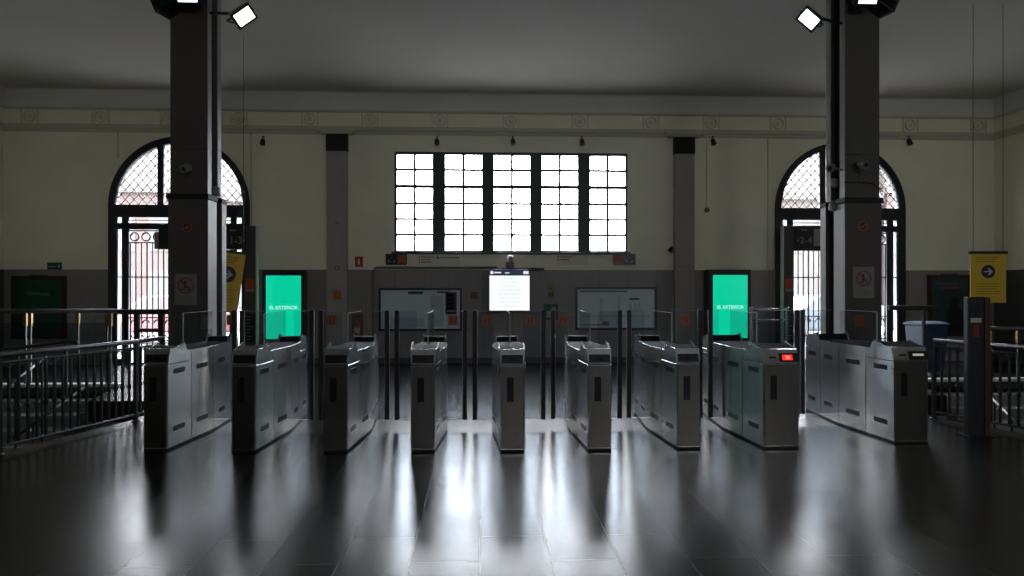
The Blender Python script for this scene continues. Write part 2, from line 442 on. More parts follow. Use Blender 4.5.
# ------------------------------------------------------------------ centre window
w = empty('window_1', ((WX0+WX1)/2, YW, WZ0)); struct(w)
holes = []
cols = [(396.8,432.6),(445.2,481.8),(493.8,530),(541.8,578),(590,625.6)]
Yf = YW+0.10
for a, b in cols:
    holes.append(rect(*R(a,154.5,b,185.4,Yf)[:2], P(512,185.4,Yf)[2], P(512,155,Yf)[2]))
    holes.append(rect(*R(a,188,b,251,Yf)[:2], P(512,250.4,Yf)[2], P(512,188.3,Yf)[2]))
holes = [[(max(WX0+.03,min(WX1-.03,u)), max(WZ0+.03,min(WZ1-.03,v))) for u,v in h] for h in holes]
cutout('window_frame', [win_loop]+holes, 0.12, M_cwframe, w, at=Yf-0.03)
for i, h in enumerate(holes):
    x0,x1,z0,z1 = h[0][0],h[1][0],h[0][1],h[2][1]
    bm = nb()
    xm = (x0+x1)/2
    box(bm, xm-0.027, xm+0.027, Yf+0.01, Yf+0.04, z0, z1)
    k = 2 if i % 2 == 0 else 4
    for j in range(1,k):
        zz = z0+(z1-z0)*j/k
        box(bm, x0, x1, Yf+0.012, Yf+0.036, zz-0.0265, zz+0.0265)
    obj('muntin', bm, M_alum, w)
    obj('pane', B(x0-0.01,x1+0.01,Yf+0.042,Yf+0.048,z0-0.01,z1+0.01), G_win, w)
obj('sill', B(WX0-0.05,WX1+0.05,YW-0.06,YW+0.05,WZ0-0.05,WZ0-0.001), M_cwframe, w, bevel=0.005)

# ------------------------------------------------------------------ arched doorways
def fan_loop(u0, u1, r, zb, n=14):
    pts = [(u0,zb),(u1,zb)]
    for i in range(n+1):
        u = u1+(u0-u1)*i/n
        z = ZS+math.sqrt(max(0.0,r*r-u*u))
        if z > zb+0.01: pts.append((u,z))
    return pts
def arched_door(idx, cx):
    d = empty('door_%d' % idx, (cx, YW+0.1, 0)); struct(d)
    Y0 = YW-0.04
    sh = lambda lp: [(u+cx, v) for u, v in lp]
    RI = 1.32
    fans = [fan_loop(-math.sqrt(RI*RI-0.0004)+0.001, -0.44, RI, ZS+0.02), fan_loop(-0.34, 0.34, RI, ZS+0.02), fan_loop(0.44, math.sqrt(RI*RI-0.0004)-0.001, RI, ZS+0.02)]
    small = [rect(-1.29,-1.17,2.955,3.085), rect(-1.06,1.06,2.955,3.085), rect(1.17,1.29,2.955,3.085)]
    low = [rect(-1.29,-1.17,0.12,2.83), rect(-1.06,1.06,0.04,2.83), rect(1.17,1.29,0.12,2.83)]
    cutout('door_frame', [sh(arch_loop(0, AR))] + [sh(h) for h in fans+small+low], 0.16, M_frame, d, at=Y0)
    # wire lattice over the fan
    bm = nb(); s = 0.135; y = Y0+0.10
    for sg in (1,-1):
        c = -3.0
        while c < 3.0:
            # line z-ZS = sg*1.15*u + c ; clip to disc and z>ZS
            run = []
            for k in range(261):
                u = -1.3+2.6*k/260; zz = sg*1.15*u+c
                if zz >= 0.02 and u*u+zz*zz <= RI*RI+0.01: run.append((u,zz))
            if len(run) > 2:
                (u0,z0),(u1,z1) = run[0],run[-1]
                tube(bm, [(cx+u0,y,ZS+z0),(cx+u1,y,ZS+z1)], 0.0115, n=4)
            c += s*1.5
    obj('wire_lattice', bm, mat('lattice_wire',(0.30,0.25,0.24),0.6), d)
    bm = nb()
    box(bm, cx-1.06, cx+1.06, Y0+0.05, Y0+0.09, 3.012, 3.028)
    obj('transom_bar', bm, M_frame, d)
    # iron grille of the door leaf
    bm = nb(); y = Y0+0.08
    nbar = 18
    for i in range(nbar+1):
        u = -1.03+2.06*i/nbar
        tube(bm, [(cx+u,y,0.05),(cx+u,y,2.55)], 0.015 if i % 3 else 0.019, n=6)
    for z in (0.50, 0.98, 1.83, 2.55, 2.80):
        box(bm, cx-1.06, cx+1.06, y-0.013, y+0.013, z-0.013, z+0.013)
    k = 9
    for i in range(k):
        u = -1.06+2.12*(i+0.5)/k
        ring_xz(bm, cx+u, 2.675, 0.070, 0.100, y-0.01, y+0.01, n=18)
        ring_xz(bm, cx+u, 0.86, 0.056, 0.084, y-0.01, y+0.01, n=12, a0=0, a1=PI)
        ring_xz(bm, cx+u, 0.62, 0.056, 0.084, y-0.01, y+0.01, n=12, a0=PI, a1=2*PI)
    for s_ in (-1,1):
        box(bm, cx+s_*1.23-0.08, cx+s_*1.23+0.08, y-0.012, y+0.012, 1.818, 1.842)
    obj('iron_grille', bm, M_iron, d)
    bm = nb(); yg = Y0+0.125
    vprism(bm, sh(arch_loop(0, AR-0.05, 0.1)), yg, yg+0.006)
    obj('pane', bm, G_win, d)
    return d
for i, cx in enumerate(ARC): arched_door(i+1, cx)

# unseen windows behind the viewer, openings added as fill light
for i, lp in enumerate(FILL_WIN):
    x0,x1,z0,z1 = lp[0][0],lp[1][0],lp[0][1],lp[2][1]
    w = empty('window_%d' % (i+2), ((x0+x1)/2, YF, z0)); struct(w)
    hs = []
    for a in range(3):
        for b in range(3):
            hs.append(rect(x0+0.06+(x1-x0-0.06)*a/3, x0+(x1-x0-0.06)*(a+1)/3, z0+0.06+(z1-z0-0.06)*b/3, z0+(z1-z0-0.06)*(b+1)/3))
    cutout('window_frame', [lp]+hs, 0.08, M_cwframe, w, at=YF-0.2)
    obj('pane', B(x0+0.02,x1-0.02,YF-0.165,YF-0.16,z0+0.02,z1-0.02), G_win, w)

# ------------------------------------------------------------------ pilasters on the back wall
for i, x in enumerate(PILX):
    e = empty('pilaster', (x, YW, 0), ['slim dark stone pilaster on the back wall left of the wide window', 'slim dark stone pilaster on the back wall right of the wide window'][i], 'pilaster', 'pilasters on the back wall')
    bm = nb()
    zs = [0.0,0.62,1.24,1.86,2.48,3.10,3.72,4.47]
    for a, b in zip(zs, zs[1:]): box(bm, x-PW, x+PW, YW-0.14, YW-0.001, a+0.007, b-0.007)
    box(bm, x-PW+0.01, x+PW-0.01, YW-0.130, YW-0.001, 0, 4.5)
    obj('shaft', bm, M_pilas, e)
    obj('neck', B(x-PW-0.01, x+PW+0.01, YW-0.15, YW-0.001, 4.475, 4.83), M_core, e)
    bm = nb(); box(bm, x-0.42, x+0.42, YW-0.24, YW-0.001, 4.875, 4.945); box(bm, x-0.33, x+0.33, YW-0.19, YW-0.001, 4.832, 4.876)
    obj('cap', bm, M_mould, e, bevel=0.008)
    # notices stuck on the shaft
    def sticker(nm, px, py, wpx, hpx, m, par=e):
        a = R(px-wpx/2, py-hpx/2, px+wpx/2, py+hpx/2, YW-0.15)
        return obj(nm, B(a[0],a[1],YW-0.1465,YW-0.1415,a[2],a[3]), m, par)
    if i == 0:
        a = P(337,268,YW-0.15); bm = nb(); ring_xz(bm, a[0], a[2], 0.035, 0.055, YW-0.146, YW-0.141, n=18); obj('round_sticker', bm, M_redm, e)
        sticker('notice', 337, 295, 8, 9, M_orange); sticker('sensor', 337, 223, 3.2, 3.2, M_signw)
    else:
        sticker('notice', 684, 321, 8, 9, M_orange); sticker('sticker', 683, 267, 9, 1.2, M_signw)

# ------------------------------------------------------------------ iron columns of the hall
def column(cx, s, label, deep=0.0):
    """s = +1: hall centre lies towards +x"""
    e = empty('column', (cx, 9.3, 0), label, 'column', 'columns with floodlights')
    zl = 2.80
    xl, xr = cx-0.25, cx+0.25
    bm = nb()
    hs = [0.0,0.44,1.10,1.76,2.26,zl-0.06]
    for a, b in zip(hs, hs[1:]): box(bm, xl, xr, 9.0, 9.30, a+0.003, b-0.003)
    box(bm, xl+0.006, xr-0.006, 9.006, 9.294, 0, zl-0.03)
    obj('lower_casing', bm, M_colm, e)
    obj('rear_casing', B(xl, xr, 9.48+deep, 9.64+deep, 0, zl), M_colm, e)
    xi = cx+s*0.25
    bm = nb()
    for (y0,y1) in ((9.008,9.292),(9.485+deep,9.635+deep)):
        box(bm, min(xi,xi+s*0.006), max(xi,xi+s*0.006), y0, y1, 0.005, zl-0.06)
    obj('edge_plate', bm, M_cole, e)
    obj('web', B(xl+0.09, xr-0.09, 9.16, 9.49+deep, 0, CEIL), M_core, e)
    bm = nb(); box(bm, xl-0.02, xr+0.02, 8.98, 9.31, zl-0.05, zl+0.02); box(bm, xl-0.012, xr+0.012, 9.47+deep, 9.65+deep, zl-0.04, zl+0.02)
    obj('ledge', bm, M_core, e, bevel=0.006)
    xl2, xr2 = cx-0.235, cx+0.235
    bm = nb(); box(bm, xl2, xr2, 9.03, 9.17, zl+0.02, 3.40); box(bm, xl2, xr2, 9.03, 9.17, 3.406, CEIL-0.002)
    obj('upper_flange', bm, M_colm, e)
    obj('rear_flange', B(xl2, xr2, 9.36+deep*1.3, 9.50+deep*1.3, zl+0.02, CEIL-0.002), M_colm, e)
    xi = cx+s*0.235
    bm = nb()
    for (y0,y1) in ((9.036,9.164),(9.366+deep*1.3,9.494+deep*1.3)):
        box(bm, min(xi,xi+s*0.006), max(xi,xi+s*0.006), y0, y1, zl+0.03, CEIL-0.01)
    obj('edge_plate', bm, M_cole, e)
    return e
colL = column(-3.82, 1, 'dark iron-clad column left of the ticket gates, seen against the left arched doorway')
colR = column(5.12, -1, 'dark iron-clad column right of the ticket gates, seen against the right arched doorway', 0.035)

def no_entry(px, py, par, YY, group, label, rad=0.068):
    x, y, z = P(px, py, YY)
    e = empty('round_sticker', (x, YY, z), label, 'sticker', group)
    obj('disc', one(lathe, [(rad,-0.001),(rad,-0.004)], (x,YY,z), axis='y', n=26), mat('sticker_dark',(0.06,0.03,0.025),0.5), e)
    bm = nb(); ring_xz(bm, x, z, rad*0.74, rad, YY-0.007, YY-0.003)
    obox(bm, (x, YY-0.005, z), (rad*0.8, 0.0018, 0.008), Matrix.Rotation(math.radians(-25),3,'Y'))
    obj('prohibition_ring', bm, M_orange, e)
    bm = nb(); box(bm, x-0.035, x+0.02, YY-0.0055, YY-0.0035, z-0.02, z-0.008); obj('cigarette', bm, M_signw, e)
no_entry(187, 227, colL, 9.0, 'round no smoking stickers on the columns', 'round orange no smoking sticker on the left column')
no_entry(863, 226, colR, 9.0, 'round no smoking stickers on the columns', 'round orange no smoking sticker on the right column')

def notice(px0, py0, px1, py1, YY, label):
    x0,x1,z0,z1 = R(px0,py0,px1,py1,YY)
    e = empty('notice_sign', ((x0+x1)/2, YY, z0), label, 'sign', 'prohibition notices on the columns')
    obj('board', B(x0,x1,YY-0.006,YY-0.001,z0,z1), M_signw, e)
    xm = (x0+x1)/2; zc = z0+(z1-z0)*0.63; r = 0.105
    bm = nb(); ring_xz(bm, xm, zc, r*0.84, r, YY-0.010, YY-0.006)
    obox(bm, (xm, YY-0.009, zc), (r*0.9, 0.001, 0.009), Matrix.Rotation(math.radians(45),3,'Y'))
    obj('prohibition_ring', bm, M_redm, e)
    bm = nb()   # seated figure on steps
    lathe(bm, [(0.017,-0.006),(0.017,-0.0085)], (xm-0.01,YY,zc+0.045), axis='y', n=12)
    obox(bm, (xm-0.008,YY-0.0075,zc+0.0), (0.014,0.001,0.03), Matrix.Rotation(math.radians(12),3,'Y'))
    box(bm, xm-0.008, xm+0.045, YY-0.0085, YY-0.0065, zc-0.038, zc-0.018)
    box(bm, xm+0.03, xm+0.046, YY-0.0085, YY-0.0065, zc-0.07, zc-0.03)
    box(bm, xm-0.06, xm+0.0, YY-0.0085, YY-0.0065, zc-0.058, zc-0.042)
    obj('pictogram', bm, M_dgrey, e)
    bm = nb()
    for k, wd in enumerate((0.20,0.17,0.11)):
        zz = z0+0.085-0.022*k
        box(bm, xm-wd/2, xm+wd/2, YY-0.008, YY-0.006, zz-0.004, zz+0.004)
    obj('small_print', bm, M_grey, e)
notice(175,274,197,305,9.0,'white prohibition notice on the left column, above the turnstile end')
notice(853,267,874,298,9.0,'white prohibition notice on the right column, under its round sticker')
x0,x1,z0,z1 = R(855,315,864,327,9.0)
tag(obj('orange_sticker', B(x0,x1,8.994,8.999,z0,z1), M_sticker), 'small orange square sticker low on the right column', 'sticker')

# bullet cameras, little lamps and cables on the columns
def bullet(px, py, YY, wallY, label, aim=(0,-1,-0.35), r=0.055, ln=0.16):
    x, y, z = P(px, py, YY)
    e = empty('security_camera', (x, YY, z), label, 'camera', 'cameras on the columns')
    d = Vector(aim).normalized(); q = d.to_track_quat('Z','Y').to_matrix()
    o = (x, YY, z)
    obj('housing', one(lathe, [(r*0.8,-ln/2),(r,-ln/2+0.02),(r,ln/2-0.01),(r*0.92,ln/2)], o, mtx=q, n=20), M_grey, e, smooth=False)
    obj('lens', one(lathe, [(r*0.5,ln/2+0.001),(r*0.42,ln/2+0.008)], o, mtx=q, n=16), M_blackp, e)
    b = Vector(o)-d*(ln*0.4)
    obj('bracket', one(tube, [tuple(b),(b.x,b.y+0.01,b.z),(wallY[0],wallY[1],b.z-0.02)], 0.016, n=8), M_grey, e)
bullet(186,168,8.87,(P(184,168,9.03)[0],9.03),'grey security camera on the front of the left column')
bullet(863,164,8.87,(P(860,165,9.03)[0],9.03),'grey security camera on the front of the right column')
bullet(831,168,8.98,(4.89,9.10),'grey security camera on the inner side of the right column', aim=(-0.75,-1,-0.3))
def downlamp(px, py, YY, wall, label):
    x, y, z = P(px, py, YY)
    e = empty('wall_lamp', (x, YY, z), label, 'lamp', 'small lamps on the columns')
    obj('shade', one(lathe, [(0.035,0.06),(0.055,0.04),(0.060,-0.05),(0.052,-0.06)], (x,YY,z), n=18), M_signw, e)
    obj('lens', one(lathe, [(0.045,-0.061),(0.03,-0.068)], (x,YY,z), n=16), M_white, e)
    obj('arm', one(tube, [(x,YY,z+0.05),(x,YY,z+0.08),(wall[0],wall[1],z+0.08)], 0.014, n=8), M_blackp, e)
downlamp(216,191,9.30,(-3.60,9.30),'small white lamp on the inner side of the left column')
downlamp(834,183,9.30,(4.90,9.30),'upper small white lamp on the inner side of the right column')
downlamp(833,206,9.28,(4.90,9.28),'lower small white lamp on the inner side of the right column')
a = P(861,172,8.995); b_ = P(858,182,8.995); c_ = P(845,182,8.995); d_ = P(873,183,8.995); e_ = P(880,188,8.995)
bm = nb(); yy = 9.022
tube(bm, [(a[0],yy,a[2]),(b_[0],yy,b_[2]),(c_[0],yy,c_[2])], 0.008, n=6); tube(bm, [(b_[0],yy,b_[2]),(d_[0],yy,d_[2]),(e_[0],yy,e_[2])], 0.008, n=6)
tag(obj('cable', bm, M_blackp), 'thin black cable under the camera on the right column', 'cable')

# floodlights at the column heads
def floodlight(c, aim, wall, m, label, w=0.30, h=0.24, roll=0.0):
    e = empty('floodlight', c, label, 'floodlight', 'floodlights on the columns')
    d = Vector(aim).normalized()
    q = d.to_track_quat('-Y','Z').to_matrix() @ Matrix.Rotation(roll,3,'Y')
    V = lambda p: tuple(q @ Vector(p) + Vector(c))
    bm = nb()
    pts = [(-w/2,-h/2),(w/2,-h/2),(w/2,h/2),(-w/2,h/2)]
    fr_ = [bm.verts.new(V((x,-0.05,z))) for x,z in pts]; bk = [bm.verts.new(V((x*0.7,0.2,z*0.7))) for x,z in pts]; md = [bm.verts.new(V((x,0.0,z))) for x,z in pts]
    bm.faces.new(fr_); bm.faces.new(bk[::-1])
    for i in range(4):
        j = (i+1)%4
        bm.faces.new((fr_[i],fr_[j],md[j],md[i])); bm.faces.new((md[i],md[j],bk[j],bk[i]))
    obj('housing', bm, M_blackp, e, bevel=0.006)
    bm = nb(); vs = box(bm, -w*0.39, w*0.39, -0.056, -0.051, -h*0.36, h*0.36)
    for v in vs: v.co = q @ v.co + Vector(c)
    obj('lens', bm, m, e)
    bm = nb()
    for s in (-1,1): tube(bm, [V((s*(w/2+0.012),-0.01,0)), V((s*(w/2+0.012),0.23,0.0))], 0.012, n=6)
    tube(bm, [V((-(w/2+0.012),0.23,0)), V((w/2+0.012,0.23,0))], 0.012, n=6)
    tube(bm, [V((0,0.23,0)), wall], 0.022, n=6)
    obj('bracket', bm, M_blackp, e)
zf = 5.30
floodlight(P(188,-6,8.72), (0,-1,-0.55), (-3.82,9.03,5.42), M_flood, 'lit floodlight on the front of the left column head')
floodlight(P(243,16,9.15), (0.62,-0.75,-0.42), (-3.585,9.1,5.2), M_floodw, 'warm lit floodlight on the inner side of the left column head', roll=math.radians(-46), h=0.22)
floodlight(P(163,7,8.95), (-1,0.25,-0.5), (-4.06,9.1,5.3), M_flood, 'black floodlight seen from behind on the outer side of the left column head')
floodlight(P(867,-4,8.72), (0,-1,-0.55), (5.13,9.03,5.42), M_flood, 'lit floodlight on the front of the right column head')
floodlight(P(810,19,9.15), (-0.62,-0.75,-0.42), (4.895,9.1,5.2), M_flood, 'cool lit floodlight on the inner side of the right column head', roll=math.radians(50), h=0.22)
floodlight(P(886,7,8.95), (1,0.25,-0.5), (5.354,9.1,5.3), M_flood, 'black floodlight seen from behind on the outer side of the right column head')

# ------------------------------------------------------------------ ticket gates
Y0G = 6.72; LEN = 1.95; POD = 0.475
def hw(y, wf, bul):
    """half width in plan at distance y from the front"""
    y = min(max(y,0),LEN)
    yy = y if y < LEN/2 else LEN-y
    if yy <= POD: return wf+0.030*yy/POD
    t = (yy-POD)/(LEN/2-POD)
    return wf+0.030+bul*math.sin(t*PI/2)**1.2
def loft(bm, cx, st, c=0.0012):
    """st: (y, half width, z base, z top)"""
    rings = []
    for y, w, zb, zt in st:
        cc = min(c, (zt-zb)*0.4)
        rings.append([bm.verts.new((cx+x, Y0G+y, z)) for x, z in ((-w,zb),(w,zb),(w,zt-cc),(w-cc,zt),(-w+cc,zt),(-w,zt-cc))])
    for a, b in zip(rings, rings[1:]):
        for k in range(6): bm.faces.new((a[k],a[(k+1)%6],b[(k+1)%6],b[k]))
    bm.faces.new(rings[0][::-1]); bm.faces.new(rings[-1])
def flip(st): return [(LEN-y,w,a,b) for y,w,a,b in st][::-1]

def gate(cx, label, wf=0.113, bul=0.035, display=None, paddles=(), dy=0.0, slot=-0.02, dark_head=True):
    e = empty('ticket_gate', (cx, Y0G+dy, 0), label, 'ticket gate', 'row of ticket gates')
    H = lambda y: hw(y, wf, bul)
    parts = []
    def add(name, bm, m, bevel=0.0, parent=e):
        if dy: bmesh.ops.translate(bm, verts=bm.verts[:], vec=(0,dy,0))
        return obj(name, bm, m, parent, bevel)
    dz = 0.012 if wf > 0.15 else 0.0
    low = [(y, H(y), 0.025, 0.845) for y in (0.0,0.012,0.22,POD-0.008)]
    low[0] = (0.0, H(0)-0.010, 0.025, 0.845)
    head = [(0.004,H(0)-0.006,0.850,0.858),(0.018,H(0.01),0.850,0.885),(0.055,H(0.05),0.850,1.000-dz),(0.345,H(0.345),0.850,1.010+dz),(0.40,H(0.40),0.850,0.955),(POD-0.008,H(POD),0.850,0.955)]
    for nm, st, m in (('front_cabinet',low,M_steel),('front_head',head,M_steel)):
        bm = nb(); loft(bm, cx, st); add(nm, bm, m)
    for nm, st, m in (('rear_cabinet',low,M_steel),('rear_head',head,M_steel)):
        bm = nb(); loft(bm, cx, flip(st)); add(nm, bm, m)
    ys = [POD+0.004+(LEN/2-POD-0.010)*i/8 for i in range(9)]
    w1 = [(y, H(y), 0.025, 0.955) for y in ys]
    bm = nb(); loft(bm, cx, w1); add('waist_section', bm, M_steeld)
    bm = nb(); loft(bm, cx, flip(w1)); add('waist_section', bm, M_steel)
    # raised triangular cheeks on both edges of each head, dark plates on top
    for end in (0,1):
        f = (lambda y: y) if end == 0 else (lambda y: LEN-y)
        for sd in (-1,1):
            bm = nb(); xo = cx+sd*(H(0.36)-0.004); xi2 = xo-sd*0.016
            yzprism(bm, [(Y0G+f(0.14),0.992),(Y0G+f(0.345),1.048),(Y0G+f(0.405),0.953)], min(xo,xi2), max(xo,xi2)); add('cheek_fin', bm, M_steel)
        bm = nb(); ya, yb = sorted((Y0G+f(0.075), Y0G+f(0.29))); zz = 1.0008-dz
        yzprism(bm, [(Y0G+f(0.075),zz-0.002),(Y0G+f(0.345),1.010+dz-0.002),(Y0G+f(0.40),0.953),(Y0G+f(0.42),0.953),(Y0G+f(0.42),0.9585),(Y0G+f(0.403),0.9585),(Y0G+f(0.348),1.0135+dz),(Y0G+f(0.075),zz+0.003)], cx-wf-0.004, cx+wf+0.004); add('top_plate', bm, M_toppl)
        bm = nb(); yl = [0.41+(LEN/2-0.412)*k/8 for k in range(9)]
        prism(bm, [(cx+H(y)-0.001, Y0G+f(y)) for y in yl]+[(cx-H(y)+0.001, Y0G+f(y)) for y in yl[::-1]], 0.9552, 0.959); add('top_plate', bm, M_toppl)
    # inner frame seen in the seams
    bm = nb(); loft(bm, cx, [(y, H(y)-0.012, 0.0, 0.945) for y in (0.06,0.2,POD,0.62,0.78,LEN/2,LEN-0.78,LEN-0.62,LEN-POD,LEN-0.2,LEN-0.06)]); add('inner_frame', bm, M_core)
    bm = nb(); loft(bm, cx, [(y, H(y)-0.004, 0.0, 0.024) for y in (0.008,0.22,POD,0.62,0.78,LEN/2,LEN-0.78,LEN-0.62,LEN-POD,LEN-0.22,LEN-0.008)]); add('plinth', bm, M_core)
    # grip slots on both flanks
    for s in (-1,1):
        for (a, b) in ((0.11,0.33),(0.58,0.82),(LEN-0.82,LEN-0.58),(LEN-0.33,LEN-0.11)):
            for (z0,z1) in ((0.745,0.795),(0.175,0.225)):
                pl = []
                k = 4
                for i in range(k+1):
                    y = a+(b-a)*i/k; pl.append((cx+s*(H(y)+0.003), Y0G+y))
                for i in range(k,-1,-1):
                    y = a+(b-a)*i/k; pl.append((cx+s*(H(y)-0.011), Y0G+y))
                bm = nb(); prism(bm, pl, z0, z1); add('grip_slot', bm, M_blackp)
        y = 0.035; bm = nb(); lathe(bm, [(0.012,0.0),(0.010,0.004)], (cx+s*H(y),Y0G+y,0.775), mtx=Matrix.Rotation(s*PI/2,3,'Y'), n=12); add('door_lock', bm, M_blackp)
    # front: plate with the shade in its darker colour, ticket slot and reader panel
    bm = nb(); box(bm, cx-wf+0.012, cx+wf-0.012, Y0G-0.003, Y0G+0.01, 0.035, 0.838); add('front_shade_plate', bm, M_fshade, 0.002)
    sx = cx+slot-(0.06 if wf > 0.15 else 0)
    bm = nb(); box(bm, sx-0.034, sx+0.034, Y0G-0.005, Y0G+0.02, 0.49, 0.73); add('ticket_slot', bm, M_blackp, 0.004)
    ang = 0.0
    def onslope(bm, x0, x1, z0, z1, t0, t1):
        f = lambda z: Y0G+0.018+(z-0.885)*0.037/0.115
        vs = box(bm, cx+x0, cx+x1, 0, 1, z0, z1)
        for v in vs:
            base = f(v.co.z); v.co.y = base - (t1 if v.co.y < 0.5 else t0)
    x0, x1 = -wf+0.012, wf-0.012
    if display is None:
        bm = nb(); onslope(bm, x0, x1, 0.872, 0.945, -0.01, 0.005); rp = add('reader_panel', bm, M_blackp)
        bm = nb(); onslope(bm, -0.03, 0.03, 0.892, 0.922, 0.005, 0.0065); add('reader_window', bm, M_core, parent=rp)
    else:
        bm = nb(); onslope(bm, -0.01, x1+0.01, 0.868, 0.948, -0.01, 0.016); rp = add('display_housing', bm, M_blackp, 0.003)
        if display == 'red':
            bm = nb(); onslope(bm, 0.012, 0.115, 0.883, 0.935, 0.016, 0.0175); s_ = add('red_display', bm, M_redled, parent=rp); s_['label'] = 'glowing red display'
            bm = nb(); onslope(bm, 0.045, 0.088, 0.893, 0.927, 0.0175, 0.0185); add('display_symbol', bm, M_redhot, parent=rp)
        else:
            bm = nb(); onslope(bm, 0.02, 0.135, 0.902, 0.924, 0.016, 0.0175); s_ = add('pale_display', bm, M_paleled, parent=rp); s_['label'] = 'faintly lit pale display'
        bm = nb(); onslope(bm, -0.115, -0.045, 0.898, 0.918, -0.01, 0.004); add('card_slot', bm, M_blackp)
        bm = nb(); box(bm, cx+wf-0.004, cx+wf+0.02, Y0G+0.10, Y0G+0.16, 0.70, 0.78); add('coin_return', bm, M_blackp, 0.004)
    # glass screen along the top
    bm = nb(); box(bm, cx-0.006, cx+0.006, Y0G+0.62, Y0G+1.40, 0.957, 1.33); gs = add('glass_screen', bm, G_gate)
    bm = nb(); box(bm, cx-0.0065, cx+0.0065, Y0G+0.62, Y0G+1.40, 1.3295, 1.3335); box(bm, cx-0.0065, cx+0.0065, Y0G+0.615, Y0G+0.620, 0.957, 1.3335); add('glass_edge', bm, M_gedge, parent=gs)
    # paddles
    for (xp, sticker, lift) in paddles:
        s = 1 if xp > cx else -1
        yp = Y0G+1.15; xa = cx+s*(H(1.15)-0.005)
        bm = nb(); box(bm, min(xa,xp-s*0.02), max(xa,xp-s*0.02), yp-0.006, yp+0.006, 0.10, 1.335)
        pd = add('paddle', bm, G_gate)
        bm = nb(); box(bm, min(xa,xp-s*0.02), max(xa,xp-s*0.02), yp-0.0065, yp+0.0065, 1.3345, 1.3385); add('glass_edge', bm, M_gedge, parent=pd); bm = nb(); box(bm, min(xa,xp-s*0.02), max(xa,xp-s*0.02), yp-0.0065, yp+0.0065, 0.0965, 0.1005); add('glass_edge', bm, M_gedge, parent=pd)
        bm = nb(); box(bm, xp-0.024, xp+0.024, yp-0.022, yp+0.022, 0.098, 1.345); add('edge_strip', bm, M_rubber, 0.004, parent=pd)
        bm = nb(); box(bm, xp-s*0.027-0.003, xp-s*0.027+0.003, yp-0.010, yp+0.010, 0.10, 1.338); add('edge_trim', bm, M_chrome, parent=pd)
        if sticker is not None:
            xs = P(sticker, 320, yp+dy)[0]
            if min(xa,xp) < xs < max(xa,xp):
                bm = nb(); box(bm, xs-0.055, xs+0.055, yp-0.009, yp-0.0065, 1.175, 1.29); st_ = add('sticker', bm, M_sticker, parent=pd)
                bm = nb()
                for q_ in (-1,1):
                    box(bm, xs+q_*0.02-0.007, xs+q_*0.02+0.007, yp-0.0105, yp-0.009, 1.195, 1.25); lathe(bm, [(0.008,-0.009),(0.008,-0.0105)], (xs+q_*0.02,yp,1.262), axis='y', n=8)
                add('pictogram', bm, M_dgrey, parent=st_)
    return e
cam = lambda px, Y: P(px, 452, Y)[0]
DYS = [0.10,0.02,-0.02,-0.05,-0.08,-0.06,-0.03,-0.05,0.12]
GX = [cam(px, Y0G+d) for px, d in zip((155.3,243.6,335.5,422.8,512.3,599.8,688.8,781.5,911.5), DYS)]
YP = Y0G+1.15
post = [cam(x,YP) for x in (236.5,316.5,392.5,470,547.5,623.5,704,801)]
g = 0.056
def pads(i):
    out = []
    if i > 0: out.append((post[i-1]+(g if i < 8 else 0.072), [None,332,None,487,563,None,743,None][i-1], 0))
    if i < 8: out.append((post[i]-(g if i < 7 else 0.072), [232,None,None,453,530,None,685,None][i], 0))
    return out
GL = ['leftmost steel ticket gate, beside the stair railing at the left column',
      'second steel ticket gate from the left, in front of the left green screen',
      'third steel ticket gate from the left, standing below the left pilaster',
      'fourth steel ticket gate from the left, in front of the left wall map',
      'middle steel ticket gate, straight below the lit white screen',
      'sixth steel ticket gate from the left, in front of the right wall map',
      'seventh steel ticket gate from the left, just left of the right green screen',
      'wide steel ticket gate with a glowing red display on its head',
      'wide steel ticket gate at the right end with a small pale display']
for i in range(9):
    wide = i >= 7
    gate(GX[i], GL[i], wf=0.18 if wide else 0.117, bul=0.035, display={7:'red',8:'pale'}.get(i), paddles=pads(i), dy=DYS[i])

